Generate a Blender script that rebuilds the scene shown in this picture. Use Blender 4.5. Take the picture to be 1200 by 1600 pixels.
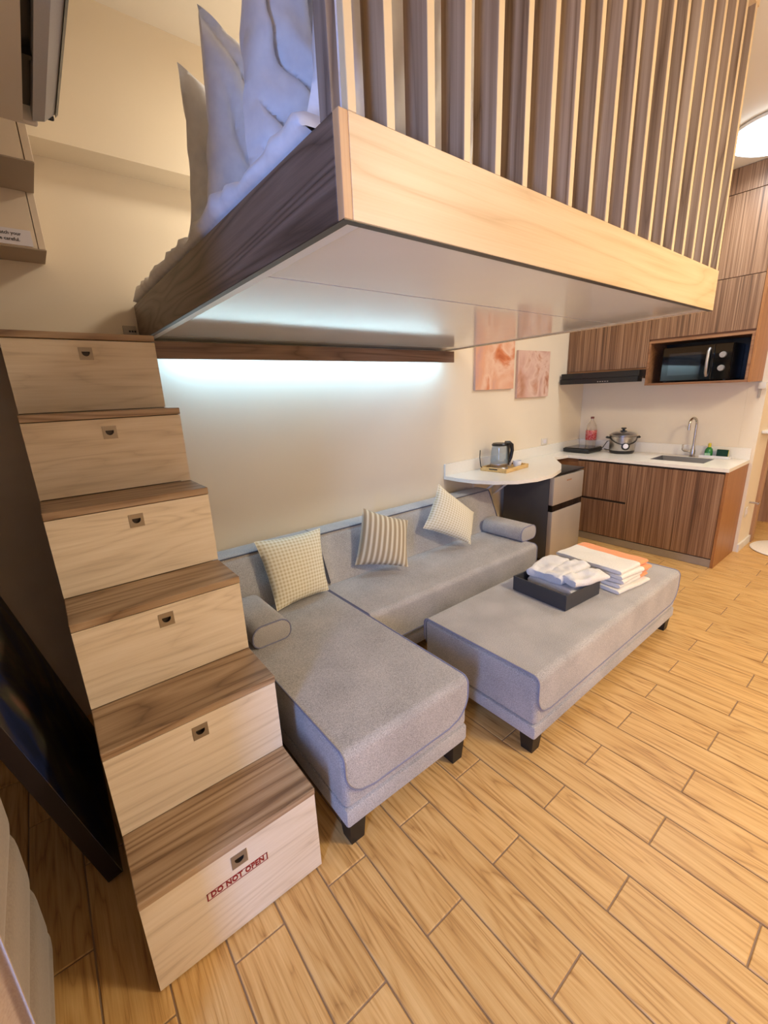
import bpy, bmesh, math, random
from mathutils import Vector, Matrix, noise as mnoise

random.seed(7)
S = bpy.context.scene
COL = S.collection
for o in list(bpy.data.objects):
    bpy.data.objects.remove(o)

# ------------------------------------------------------------------ camera
CAM_LOC = Vector((0.05816, -2.38889, 1.5))
CAM_R = Vector((0.77898231, -0.62573351, -0.04054784))
CAM_U = Vector((0.19872001, 0.18502253, 0.96243287))
CAM_F = Vector((0.59472424, 0.75777585, -0.26847505))
F_PX = 669.133
cd = bpy.data.cameras.new('camera')
cam = bpy.data.objects.new('camera', cd)
COL.objects.link(cam)
cd.sensor_fit = 'VERTICAL'
cd.sensor_height = 36.0
cd.lens = 36.0 * F_PX / 1600.0
cd.clip_start = 0.02
m = Matrix.Identity(4)
for i in range(3):
    m[i][0] = CAM_R[i]; m[i][1] = CAM_U[i]; m[i][2] = -CAM_F[i]; m[i][3] = CAM_LOC[i]
cam.matrix_world = m
S.camera = cam

# ------------------------------------------------------------------ world, exposure
w = bpy.data.worlds.new('world'); S.world = w; w.use_nodes = True
w.node_tree.nodes['Background'].inputs[0].default_value = (0.45, 0.6, 1.0, 1)
w.node_tree.nodes['Background'].inputs[1].default_value = 0.6
vs = S.view_settings
vs.view_transform = 'Standard'; vs.look = 'None'; vs.gamma = 1.0
vs.use_curve_mapping = False
vs.exposure = 0.0

# ------------------------------------------------------------------ lights
def area(name, loc, target, sx, sy, power, color, shape='RECTANGLE', spread=math.pi):
    l = bpy.data.lights.new(name, 'AREA'); l.shape = shape
    l.size = sx
    if shape in ('RECTANGLE', 'ELLIPSE'): l.size_y = sy
    l.energy = power; l.color = color; l.spread = spread
    o = bpy.data.objects.new(name, l); COL.objects.link(o)
    o.location = loc
    d = Vector(target) - Vector(loc)
    o.rotation_euler = d.to_track_quat('-Z', 'Y').to_euler()
    return o
# blue daylight through the window of the left wall
P_WINDOW, P_ROOM, P_KITCHEN, P_HALL, P_LED, P_BED = 76.0, 70.0, 14.0, 17.0, 7.5, 16.0
area('window_daylight', (-1.30, -2.78, 1.25), (1.0, -1.6, 1.1), 0.36, 1.7, P_WINDOW, (0.24, 0.43, 1.0))

# ------------------------------------------------------------------ helpers
def srgb(r, g, b):
    def f(c):
        c /= 255.0
        return c / 12.92 if c <= 0.04045 else ((c + 0.055) / 1.055) ** 2.4
    return (f(r), f(g), f(b), 1.0)

MATS = {}
def newmat(name):
    M = bpy.data.materials.new(name); M.use_nodes = True
    MATS[name] = M
    nt = M.node_tree
    return M, nt, nt.nodes['Principled BSDF']

def N(nt, t, **kw):
    n = nt.nodes.new(t)
    for k, v in kw.items():
        if hasattr(n, k): setattr(n, k, v)
    return n

def coords(nt, scale, rnd=True, kind='Object'):
    tc = N(nt, 'ShaderNodeTexCoord')
    mp = N(nt, 'ShaderNodeMapping')
    mp.inputs['Scale'].default_value = scale
    src = tc.outputs[kind]
    if rnd:
        oi = N(nt, 'ShaderNodeObjectInfo')
        mul = N(nt, 'ShaderNodeVectorMath', operation='MULTIPLY_ADD')
        cmb = N(nt, 'ShaderNodeCombineXYZ')
        for i in range(3): nt.links.new(oi.outputs['Random'], cmb.inputs[i])
        nt.links.new(cmb.outputs[0], mul.inputs[0])
        mul.inputs[1].default_value = (13.0, 7.0, 17.0)
        nt.links.new(src, mul.inputs[2])
        src = mul.outputs[0]
    nt.links.new(src, mp.inputs['Vector'])
    return mp.outputs[0]

def ramp(nt, fac, stops):
    r = N(nt, 'ShaderNodeValToRGB')
    while len(r.color_ramp.elements) < len(stops): r.color_ramp.elements.new(0.5)
    for e, (p, c) in zip(r.color_ramp.elements, stops):
        e.position = p; e.color = c
    nt.links.new(fac, r.inputs[0])
    return r.outputs[0]

def plain(name, col, rough=0.5, metal=0.0, var=0.06, nscale=6.0, bump=0.0, bscale=200.0, spec=0.5, coat=0.0, sheen=0.0):
    M, nt, b = newmat(name)
    v = coords(nt, (1, 1, 1), False)
    n = N(nt, 'ShaderNodeTexNoise'); n.inputs['Scale'].default_value = nscale; n.inputs['Detail'].default_value = 4
    nt.links.new(v, n.inputs['Vector'])
    c0 = tuple(x * (1 - var) for x in col[:3]) + (1,)
    c1 = tuple(min(1, x * (1 + var)) for x in col[:3]) + (1,)
    nt.links.new(ramp(nt, n.outputs['Fac'], [(0.3, c0), (0.7, c1)]), b.inputs['Base Color'])
    b.inputs['Roughness'].default_value = rough
    b.inputs['Metallic'].default_value = metal
    b.inputs['Specular IOR Level'].default_value = spec
    b.inputs['Coat Weight'].default_value = coat
    b.inputs['Sheen Weight'].default_value = sheen
    if bump > 0:
        n2 = N(nt, 'ShaderNodeTexNoise'); n2.inputs['Scale'].default_value = bscale; n2.inputs['Detail'].default_value = 3
        nt.links.new(v, n2.inputs['Vector'])
        bp = N(nt, 'ShaderNodeBump'); bp.inputs['Strength'].default_value = bump; bp.inputs['Distance'].default_value = 0.002
        nt.links.new(n2.outputs['Fac'], bp.inputs['Height'])
        nt.links.new(bp.outputs[0], b.inputs['Normal'])
    return M

def wood(name, dark, mid, light, axis, across=45.0, along=1.2, rough=0.45, rings=0.25, contrast=0.18, bump=0.12, pvar=0.0, kr=20.0):
    """grain running along axis (0 x, 1 y, 2 z): fine fibres + streaks + thin cathedral lines"""
    M, nt, b = newmat(name)
    def noise(ac, al, detail, dist, rough_=0.6):
        sc = [ac] * 3; sc[axis] = al
        n = N(nt, 'ShaderNodeTexNoise'); n.inputs['Scale'].default_value = 1.0
        n.inputs['Detail'].default_value = detail; n.inputs['Roughness'].default_value = rough_; n.inputs['Distortion'].default_value = dist
        nt.links.new(coords(nt, sc), n.inputs['Vector'])
        return n.outputs['Fac']
    def mix(f, a, c):
        mx = N(nt, 'ShaderNodeMix'); mx.data_type = 'FLOAT'; mx.inputs[0].default_value = f
        nt.links.new(a, mx.inputs[2]); nt.links.new(c, mx.inputs[3])
        return mx.outputs[0]
    streak = noise(across, along, 6, 0.2)
    fib = noise(across * 5.0, along * 4.0, 3, 0.0)
    big = noise(across * 0.13, along * 0.5, 2, 0.5, 0.4)
    wv = N(nt, 'ShaderNodeMath', operation='MULTIPLY'); wv.inputs[1].default_value = kr
    nt.links.new(big, wv.inputs[0])
    pp = N(nt, 'ShaderNodeMath', operation='PINGPONG'); pp.inputs[1].default_value = 1.0
    nt.links.new(wv.outputs[0], pp.inputs[0])
    pw = N(nt, 'ShaderNodeMath', operation='POWER'); pw.inputs[1].default_value = 0.55
    nt.links.new(pp.outputs[0], pw.inputs[0])
    g = mix(0.35, streak, fib)
    g = mix(rings, g, pw.outputs[0])
    c = ramp(nt, g, [(0.5 - contrast, dark), (0.5, mid), (0.5 + contrast, light)])
    if pvar > 0:
        oi = N(nt, 'ShaderNodeObjectInfo')
        mr = N(nt, 'ShaderNodeMapRange'); mr.inputs['To Min'].default_value = 1 - pvar; mr.inputs['To Max'].default_value = 1 + pvar
        nt.links.new(oi.outputs['Random'], mr.inputs['Value'])
        hs = N(nt, 'ShaderNodeHueSaturation')
        nt.links.new(mr.outputs[0], hs.inputs['Value']); nt.links.new(c, hs.inputs['Color'])
        c = hs.outputs[0]
    nt.links.new(c, b.inputs['Base Color'])
    b.inputs['Roughness'].default_value = rough
    bp = N(nt, 'ShaderNodeBump'); bp.inputs['Strength'].default_value = bump; bp.inputs['Distance'].default_value = 0.001
    nt.links.new(g, bp.inputs['Height'])
    nt.links.new(bp.outputs[0], b.inputs['Normal'])
    return M

def fabric(name, c0, c1, scale=420.0, rough=0.9, bump=0.5, sheen=0.3):
    M, nt, b = newmat(name)
    v = coords(nt, (1, 1, 1), False)
    n = N(nt, 'ShaderNodeTexNoise'); n.inputs['Scale'].default_value = scale; n.inputs['Detail'].default_value = 2
    nt.links.new(v, n.inputs['Vector'])
    n2 = N(nt, 'ShaderNodeTexNoise'); n2.inputs['Scale'].default_value = 5.0; n2.inputs['Detail'].default_value = 3
    nt.links.new(v, n2.inputs['Vector'])
    mx = N(nt, 'ShaderNodeMix'); mx.data_type = 'FLOAT'; mx.inputs[0].default_value = 0.25
    nt.links.new(n.outputs['Fac'], mx.inputs[2]); nt.links.new(n2.outputs['Fac'], mx.inputs[3])
    nt.links.new(ramp(nt, mx.outputs[0], [(0.32, c0), (0.68, c1)]), b.inputs['Base Color'])
    b.inputs['Roughness'].default_value = rough
    b.inputs['Sheen Weight'].default_value = sheen
    b.inputs['Specular IOR Level'].default_value = 0.2
    bp = N(nt, 'ShaderNodeBump'); bp.inputs['Strength'].default_value = bump; bp.inputs['Distance'].default_value = 0.001
    nt.links.new(n.outputs['Fac'], bp.inputs['Height'])
    nt.links.new(bp.outputs[0], b.inputs['Normal'])
    return M

def emit(name, col, strength):
    M, nt, b = newmat(name)
    b.inputs['Base Color'].default_value = col
    b.inputs['Emission Color'].default_value = col
    b.inputs['Emission Strength'].default_value = strength
    return M

class MB:
    def __init__(self):
        self.bm = bmesh.new(); self.mi = 0
        self.uv = None
    def _merge(self, t, M=None):
        if M is not None: bmesh.ops.transform(t, matrix=M, verts=t.verts)
        bmesh.ops.recalc_face_normals(t, faces=t.faces)
        me = bpy.data.meshes.new('tmp')
        for f in t.faces: f.material_index = self.mi
        t.to_mesh(me); t.free()
        self.bm.from_mesh(me); bpy.data.meshes.remove(me)
        return self
    def box(self, x0, x1, y0, y1, z0, z1, bev=0.0, seg=1, M=None):
        t = bmesh.new()
        bmesh.ops.create_cube(t, size=1)
        sx, sy, sz = abs(x1 - x0), abs(y1 - y0), abs(z1 - z0)
        bmesh.ops.transform(t, matrix=Matrix.Translation(((x0 + x1) / 2, (y0 + y1) / 2, (z0 + z1) / 2)) @ Matrix.Diagonal((sx, sy, sz, 1)), verts=t.verts)
        if bev > 0:
            bev = min(bev, 0.49 * min(sx, sy, sz))
            bmesh.ops.bevel(t, geom=t.edges[:], offset=bev, segments=seg, affect='EDGES', profile=0.5)
        return self._merge(t, M)
    def cyl(self, p0, p1, r0, r1=None, n=24, cap=True):
        r1 = r0 if r1 is None else r1
        p0 = Vector(p0); p1 = Vector(p1); d = p1 - p0
        t = bmesh.new()
        bmesh.ops.create_cone(t, cap_ends=cap, segments=n, radius1=r0, radius2=r1, depth=d.length)
        M = Matrix.Translation((p0 + p1) / 2) @ d.to_track_quat('Z', 'Y').to_matrix().to_4x4()
        return self._merge(t, M)
    def lathe(self, prof, c=(0, 0, 0), n=32, M=None):
        t = bmesh.new(); rings = []
        for r, z in prof:
            if r < 1e-6: rings.append([t.verts.new((c[0], c[1], c[2] + z))])
            else: rings.append([t.verts.new((c[0] + r * math.cos(2 * math.pi * k / n), c[1] + r * math.sin(2 * math.pi * k / n), c[2] + z)) for k in range(n)])
        for a, b in zip(rings, rings[1:]):
            for k in range(n):
                k2 = (k + 1) % n
                if len(a) == 1 and len(b) == 1: continue
                if len(a) == 1: t.faces.new((a[0], b[k], b[k2]))
                elif len(b) == 1: t.faces.new((a[k], a[k2], b[0]))
                else: t.faces.new((a[k], a[k2], b[k2], b[k]))
        return self._merge(t, M)
    def tube(self, pts, r, n=8, closed=False):
        pts = [Vector(p) for p in pts]; t = bmesh.new(); rings = []
        L = len(pts); up = Vector((0, 0, 1)); prev = None
        for i, p in enumerate(pts):
            a = pts[(i - 1) % L] if (closed or i > 0) else p
            b = pts[(i + 1) % L] if (closed or i < L - 1) else p
            d = (b - a).normalized()
            if prev is None:
                s = d.cross(up)
                if s.length < 1e-3: s = d.cross(Vector((1, 0, 0)))
            else:
                s = prev - d * prev.dot(d)
            s.normalize(); prev = s.copy(); q = d.cross(s)
            rr = r[i] if isinstance(r, (list, tuple)) else r
            rings.append([t.verts.new(p + rr * (math.cos(2 * math.pi * k / n) * s + math.sin(2 * math.pi * k / n) * q)) for k in range(n)])
        rng = range(L) if closed else range(L - 1)
        for i in rng:
            a, b = rings[i], rings[(i + 1) % L]
            for k in range(n): t.faces.new((a[k], a[(k + 1) % n], b[(k + 1) % n], b[k]))
        if not closed:
            t.faces.new(rings[0]); t.faces.new(rings[-1])
        return self._merge(t)
    def prism(self, poly, f0, f1, bev=0.0, seg=2):
        """poly: list of 2d pts, f0/f1: map (a,b)->3d for the two ends"""
        t = bmesh.new()
        A = [t.verts.new(f0(*p)) for p in poly]; B = [t.verts.new(f1(*p)) for p in poly]
        fa = t.faces.new(A); fb = t.faces.new(B)
        n = len(poly)
        for k in range(n): t.faces.new((A[k], A[(k + 1) % n], B[(k + 1) % n], B[k]))
        if bev > 0:
            ed = [e for e in t.edges if (e.verts[0] in A) == (e.verts[1] in A)]
            bmesh.ops.recalc_face_normals(t, faces=t.faces)
            bmesh.ops.bevel(t, geom=ed, offset=bev, segments=seg, affect='EDGES', profile=0.5)
        return self._merge(t)
    def grid(self, P, closed_u=False, uvs=None):
        """P[i][j] -> 3d, makes quads"""
        t = self.bm
        V = [[t.verts.new(p) for p in row] for row in P]
        nu, nv = len(V), len(V[0])
        if uvs is not None and self.uv is None: self.uv = t.loops.layers.uv.new('UVMap')
        for i in range(nu if closed_u else nu - 1):
            for j in range(nv - 1):
                i2 = (i + 1) % nu
                f = t.faces.new((V[i][j], V[i2][j], V[i2][j + 1], V[i][j + 1]))
                f.material_index = self.mi
                if uvs is not None:
                    for l, (a, b) in zip(f.loops, ((i, j), (i2, j), (i2, j + 1), (i, j + 1))): l[self.uv].uv = uvs[a][b]
        return V
    def build(self, name, mats, parent=None, smooth=40.0, weld=0.0, recalc=False):
        bm = self.bm
        if weld > 0: bmesh.ops.remove_doubles(bm, verts=bm.verts, dist=weld)
        if recalc: bmesh.ops.recalc_face_normals(bm, faces=bm.faces)
        off = Vector((0, 0, 0)); p = parent
        while p is not None: off += p.location; p = p.parent
        if off.length > 0: bmesh.ops.translate(bm, vec=-off, verts=bm.verts)
        me = bpy.data.meshes.new(name)
        bm.to_mesh(me); bm.free()
        if not isinstance(mats, (list, tuple)): mats = [mats]
        for mm in mats: me.materials.append(mm)
        if smooth:
            me.shade_smooth(); me.set_sharp_from_angle(angle=math.radians(smooth))
        o = bpy.data.objects.new(name, me); COL.objects.link(o)
        if parent is not None: o.parent = parent
        return o

def thing(name, loc, label, cat, group=None):
    o = bpy.data.objects.new(name, None); COL.objects.link(o)
    o.location = loc; o.empty_display_size = 0.05
    o['label'] = label; o['category'] = cat
    if group: o['group'] = group
    return o
def tag(o, label, cat, group=None, kind=None):
    o['label'] = label; o['category'] = cat
    if group: o['group'] = group
    if kind: o['kind'] = kind
    return o
def struct(o):
    o['kind'] = 'structure'
    return o
def text_into(mb, s, size, M, depth=0.0004, align='CENTER', bold=0.0, space=1.0):
    cu = bpy.data.curves.new('t', 'FONT'); cu.body = s; cu.size = size; cu.align_x = align; cu.align_y = 'CENTER'
    cu.extrude = depth; cu.offset = bold; cu.resolution_u = 2; cu.space_character = space
    o = bpy.data.objects.new('t', cu); COL.objects.link(o)
    dg = bpy.context.evaluated_depsgraph_get(); dg.update()
    me = bpy.data.meshes.new_from_object(o.evaluated_get(dg))
    me.materials.clear()
    t = bmesh.new(); t.from_mesh(me)
    bpy.data.objects.remove(o); bpy.data.curves.remove(cu); bpy.data.meshes.remove(me)
    mb._merge(t, M)

# ------------------------------------------------------------------ materials
m_wall = plain('cream_wall_paint', srgb(236, 222, 198), 0.55, var=0.015, nscale=2.0, bump=0.05, bscale=300)
m_ceil = plain('ceiling_paint', srgb(236, 226, 208), 0.7, var=0.01)
m_plank = wood('wood_look_floor_tile', srgb(152, 106, 54), srgb(206, 160, 96), srgb(224, 184, 122), 1, across=105, along=2.6, rough=0.42, rings=0.22, contrast=0.20, bump=0.12, pvar=0.05, kr=16)
m_grout = plain('brown_grout', srgb(150, 124, 98), 0.9)
m_drawer = wood('bleached_oak_laminate', srgb(204, 184, 158), srgb(226, 208, 182), srgb(236, 220, 198), 0, across=55, along=2.0, rough=0.5, rings=0.2, contrast=0.2, bump=0.05)
m_tread = wood('walnut_tread_laminate', srgb(112, 84, 60), srgb(156, 126, 96), srgb(182, 154, 124), 0, across=60, along=1.5, rough=0.35, rings=0.35, contrast=0.2, bump=0.06)
m_carcass = plain('dark_taupe_carcass', srgb(118, 104, 92), 0.5)
m_alcoveshade = plain('alcove_shade_tone', srgb(196, 178, 158), 0.55)  # wall tone taken down to stand for alcove shade
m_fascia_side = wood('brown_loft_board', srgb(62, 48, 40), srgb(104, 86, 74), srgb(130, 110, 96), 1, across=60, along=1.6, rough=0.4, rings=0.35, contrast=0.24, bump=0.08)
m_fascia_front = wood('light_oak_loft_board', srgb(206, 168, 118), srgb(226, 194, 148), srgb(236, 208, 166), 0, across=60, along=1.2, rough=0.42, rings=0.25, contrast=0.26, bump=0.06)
m_oakend = wood('oak_end_strip', srgb(186, 138, 92), srgb(206, 160, 112), srgb(216, 176, 130), 2, across=60, along=1.5, rough=0.45)
m_post = wood('brown_post', srgb(96, 84, 76), srgb(136, 120, 108), srgb(158, 142, 128), 2, across=60, along=1.0, rough=0.4, rings=0.3)
m_slat = wood('brown_slat_laminate', srgb(112, 86, 62), srgb(156, 130, 102), srgb(180, 156, 128), 2, across=70, along=0.8, rough=0.32, rings=0.25, pvar=0.10)
m_slat_edge = plain('cream_slat_edge', srgb(232, 206, 160), 0.45, var=0.03)
m_gloss_white = plain('glossy_white_panel', srgb(226, 222, 214), 0.09, var=0.01, spec=0.65)
m_trimw = plain('white_trim', srgb(228, 226, 220), 0.3, var=0.01)
m_valance = wood('valance_wood', srgb(96, 68, 52), srgb(126, 96, 76), srgb(146, 116, 94), 0, across=60, along=1.2, rough=0.4)
m_zebra = wood('zebrano_cabinet_front', srgb(76, 52, 36), srgb(126, 90, 64), srgb(164, 128, 98), 2, across=80, along=0.5, rough=0.36, rings=0.12, contrast=0.13, bump=0.05)
m_side = wood('orange_brown_side_panel', srgb(138, 88, 46), srgb(158, 104, 58), srgb(172, 120, 72), 2, across=50, along=0.8, rough=0.4, rings=0.2, contrast=0.25)
m_niche = wood('niche_board', srgb(118, 78, 48), srgb(142, 98, 64), srgb(158, 114, 78), 1, across=50, along=0.8, rough=0.45)
m_counter = plain('white_quartz_counter', srgb(240, 234, 222), 0.22, var=0.015, nscale=60)
m_alu = plain('brushed_aluminium', srgb(176, 172, 168), 0.38, metal=0.75, var=0.03, nscale=40)
m_chrome = plain('satin_steel', srgb(190, 186, 182), 0.22, metal=1.0, var=0.02)
m_steel = plain('stainless_steel', srgb(180, 176, 172), 0.3, metal=1.0, var=0.04, nscale=30)
m_black = plain('black_plastic', srgb(22, 21, 21), 0.35, var=0.1)
m_blackgloss = plain('black_gloss_glass', srgb(8, 9, 11), 0.05, var=0.1, spec=0.7)
m_grey = fabric('grey_woven_upholstery', srgb(134, 129, 125), srgb(206, 199, 194), scale=330)
m_pipe = plain('grey_piping', srgb(128, 128, 148), 0.8)
m_leg = plain('black_wood_leg', srgb(26, 23, 22), 0.45)
m_fridge_body = plain('dark_grey_fridge_body', srgb(74, 72, 72), 0.45)
m_fridge_door = plain('silver_fridge_door', srgb(190, 180, 168), 0.35, metal=0.35, var=0.02)
m_bronze = plain('bronze_pull', srgb(158, 142, 120), 0.4, metal=0.6)
m_pulldark = plain('dark_pull_recess', srgb(66, 54, 42), 0.4, metal=0.4)
m_red = plain('red_print', srgb(140, 22, 26), 0.5)
m_paper = plain('white_paper', srgb(226, 220, 226), 0.7, var=0.01)
m_ink = plain('black_ink', srgb(30, 26, 26), 0.7)
m_linen = fabric('white_satin_linen', srgb(226, 226, 232), srgb(240, 240, 244), scale=30, rough=0.55, bump=0.02, sheen=0.2)
m_acw = plain('white_ac_plastic', srgb(214, 204, 190), 0.4, var=0.01)
m_acg = plain('grey_ac_flap', srgb(176, 172, 170), 0.4, var=0.03, nscale=300)
m_pink = plain('beige_overhead_box', srgb(228, 210, 186), 0.5, var=0.02)
m_overunder = plain('underside_shade_tone', srgb(168, 150, 130), 0.55, var=0.03)  # box beige darkened for shade on the undersides
m_boxtray = plain('charcoal_leatherette', srgb(58, 58, 62), 0.45, bump=0.15, bscale=500)
m_boxin = plain('grey_tray_lining', srgb(110, 102, 94), 0.7)
m_towelw = fabric('white_terry', srgb(226, 218, 206), srgb(244, 238, 228), scale=260, bump=0.9)
m_cloth = fabric('pale_cotton', srgb(218, 212, 208), srgb(238, 234, 230), scale=300, bump=0.3)
m_bamboo = wood('bamboo_tray_wood', srgb(196, 152, 88), srgb(218, 178, 112), srgb(228, 192, 130), 0, across=60, along=2.0, rough=0.4)
m_ceramic = plain('white_ceramic', srgb(238, 238, 240), 0.15, var=0.01)
m_beige = fabric('beige_velvet', srgb(146, 130, 116), srgb(164, 148, 132), scale=150, bump=0.15, sheen=0.5)
m_maroon = plain('dark_canvas_edge', srgb(34, 20, 20), 0.6)
m_rug = fabric('white_shag', srgb(226, 216, 200), srgb(244, 236, 224), scale=120, bump=1.0)
m_casing = wood('brown_door_casing', srgb(150, 108, 74), srgb(170, 128, 92), srgb(184, 144, 108), 2, across=50, along=0.8)
m_outlet = plain('outlet_plastic', srgb(222, 214, 200), 0.35, var=0.01)
m_greyplate = plain('grey_outlet_plate', srgb(176, 166, 152), 0.4, var=0.01)
m_glass = None
def glass(name, col, rough=0.03, alpha=0.25):
    M, nt, b = newmat(name)
    b.inputs['Base Color'].default_value = col
    b.inputs['Roughness'].default_value = rough
    b.inputs['Alpha'].default_value = alpha
    b.inputs['Specular IOR Level'].default_value = 0.8
    return M
m_glass = glass('clear_kettle_glass', srgb(150, 170, 180), 0.04, 0.3)
m_pet = glass('clear_bottle_plastic', srgb(226, 206, 186), 0.1, 0.38)
m_pane = glass('window_pane', srgb(220, 235, 245), 0.02, 0.08)
m_led = emit('led_strip_diffuser', (0.5, 0.78, 1.0, 1), 12.0)
m_lampcool = emit('cool_lamp_diffuser', (0.72, 0.88, 1.0, 1), 9.0)
m_lampwarm = emit('warm_lamp_diffuser', (1.0, 0.80, 0.55, 1), 6.0)

def uvmat(name, kind):
    M, nt, b = newmat(name)
    tc = N(nt, 'ShaderNodeTexCoord'); sp = N(nt, 'ShaderNodeSeparateXYZ')
    nt.links.new(tc.outputs['UV'], sp.inputs[0])
    def stripes(out, freq, lo, hi):
        a = N(nt, 'ShaderNodeMath', operation='MULTIPLY'); a.inputs[1].default_value = freq
        nt.links.new(out, a.inputs[0])
        f = N(nt, 'ShaderNodeMath', operation='FRACT'); nt.links.new(a.outputs[0], f.inputs[0])
        p = N(nt, 'ShaderNodeMath', operation='PINGPONG'); p.inputs[1].default_value = 0.5
        nt.links.new(f.outputs[0], p.inputs[0])
        mr = N(nt, 'ShaderNodeMapRange'); mr.inputs['From Min'].default_value = lo; mr.inputs['From Max'].default_value = hi
        nt.links.new(p.outputs[0], mr.inputs['Value'])
        return mr.outputs[0]
    if kind == 'check':
        a = stripes(sp.outputs[0], 19, 0.22, 0.28); c = stripes(sp.outputs[1], 19, 0.22, 0.28)
        ad = N(nt, 'ShaderNodeMath', operation='ADD'); nt.links.new(a, ad.inputs[0]); nt.links.new(c, ad.inputs[1])
        hf = N(nt, 'ShaderNodeMath', operation='MULTIPLY'); hf.inputs[1].default_value = 0.5; nt.links.new(ad.outputs[0], hf.inputs[0])
        col = ramp(nt, hf.outputs[0], [(0.0, srgb(240, 233, 214)), (0.5, srgb(230, 220, 194)), (1.0, srgb(208, 194, 158))])
    elif kind == 'stripe':
        a = stripes(sp.outputs[0], 10, 0.16, 0.3); c = stripes(sp.outputs[0], 40, 0.2, 0.3)
        hf = N(nt, 'ShaderNodeMath', operation='MULTIPLY_ADD'); hf.inputs[1].default_value = 0.3
        nt.links.new(c, hf.inputs[0]); nt.links.new(a, hf.inputs[2])
        col = ramp(nt, hf.outputs[0], [(0.0, srgb(228, 218, 194)), (0.35, srgb(206, 192, 164)), (0.9, srgb(184, 166, 136)), (1.0, srgb(166, 146, 116))])
    nt.links.new(col, b.inputs['Base Color'])
    b.inputs['Roughness'].default_value = 0.9; b.inputs['Specular IOR Level'].default_value = 0.2; b.inputs['Sheen Weight'].default_value = 0.2
    n = N(nt, 'ShaderNodeTexNoise'); n.inputs['Scale'].default_value = 350
    nt.links.new(tc.outputs['Object'], n.inputs['Vector'])
    bp = N(nt, 'ShaderNodeBump'); bp.inputs['Strength'].default_value = 0.4; bp.inputs['Distance'].default_value = 0.001
    nt.links.new(n.outputs['Fac'], bp.inputs['Height']); nt.links.new(bp.outputs[0], b.inputs['Normal'])
    return M
m_check = uvmat('cream_gingham', 'check')
m_stripe = uvmat('tan_stripe', 'stripe')

def artmat(name, stops, scale, seed, dist=2.5):
    M, nt, b = newmat(name)
    tc = N(nt, 'ShaderNodeTexCoord'); mp = N(nt, 'ShaderNodeMapping'); mp.inputs['Location'].default_value = (seed, seed * 2, seed * 3)
    nt.links.new(tc.outputs['Object'], mp.inputs['Vector'])
    n = N(nt, 'ShaderNodeTexNoise'); n.inputs['Scale'].default_value = scale; n.inputs['Detail'].default_value = 5; n.inputs['Distortion'].default_value = dist
    nt.links.new(mp.outputs[0], n.inputs['Vector'])
    v = N(nt, 'ShaderNodeTexVoronoi'); v.inputs['Scale'].default_value = scale * 1.3
    ad = N(nt, 'ShaderNodeVectorMath', operation='MULTIPLY_ADD'); ad.inputs[1].default_value = (0.25, 0.25, 0.25)
    nt.links.new(n.outputs['Color'], ad.inputs[0]); nt.links.new(mp.outputs[0], ad.inputs[2])
    nt.links.new(ad.outputs[0], v.inputs['Vector'])
    mx = N(nt, 'ShaderNodeMix'); mx.data_type = 'FLOAT'; mx.inputs[0].default_value = 0.28
    nt.links.new(n.outputs['Fac'], mx.inputs[2]); nt.links.new(v.outputs['Distance'], mx.inputs[3])
    nt.links.new(ramp(nt, mx.outputs[0], stops), b.inputs['Base Color'])
    b.inputs['Roughness'].default_value = 0.35
    return M
m_art1 = artmat('orange_petal_print', [(0.25, srgb(178, 84, 44)), (0.36, srgb(214, 134, 92)), (0.46, srgb(236, 198, 172)), (0.56, srgb(226, 172, 140)), (0.66, srgb(206, 160, 150))], 2.6, 1.3, 1.6)
m_art2 = artmat('pink_brown_petal_print', [(0.25, srgb(140, 84, 62)), (0.36, srgb(196, 140, 112)), (0.46, srgb(226, 194, 176)), (0.56, srgb(214, 174, 158)), (0.68, srgb(188, 136, 108))], 3.2, 4.1, 1.6)
m_canvas = artmat('dark_floral_canvas', [(0.30, srgb(40, 44, 62)), (0.42, srgb(46, 58, 104)), (0.50, srgb(82, 74, 74)), (0.58, srgb(104, 100, 80)), (0.70, srgb(170, 124, 104))], 2.2, 2.2)

# ------------------------------------------------------------------ room shell
ZC = 2.95
XK = 4.717      # kitchen wall
def sbox(name, mat, *b):
    return struct(MB().box(*b).build(name, mat, smooth=0))
fl = struct(MB().box(-1.3, 7.0, -4.3, 0.2, -0.08, -0.004).build('floor', m_grout, smooth=0))
# individual planks
PW, PL, G = 0.1496, 0.5915, 0.0045
pm = MB().box(-PW / 2 + G / 2, PW / 2 - G / 2, -PL / 2 + G / 2, PL / 2 - G / 2, -0.012, 0.0, 0.0022, 1)
pl0 = pm.build('plank', m_plank, fl, smooth=0)
pmesh = pl0.data; bpy.data.objects.remove(pl0)
def under(x0, x1, y0, y1):
    for a in ((-0.02, 0.53, -1.36, 0.2), (0.62, 1.18, -1.2, 0.2), (1.2, 2.7, -0.55, 0.2), (4.2, 7, -1.45, 0.2), (3.35, 3.8, -0.5, 0.2)):
        if x0 > a[0] and x1 < a[1] and y0 > a[2] and y1 < a[3]: return True
    return False
cnt = 0
def shown(x, y):
    d = Vector((x, y, 0)) - CAM_LOC; z = d.dot(CAM_F)
    if z < 0.1: return False
    u = 600 + F_PX * d.dot(CAM_R) / z; v = 800 - F_PX * d.dot(CAM_U) / z
    return -60 < u < 1260 and -60 < v < 1700
cells = []; rest = []
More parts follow.
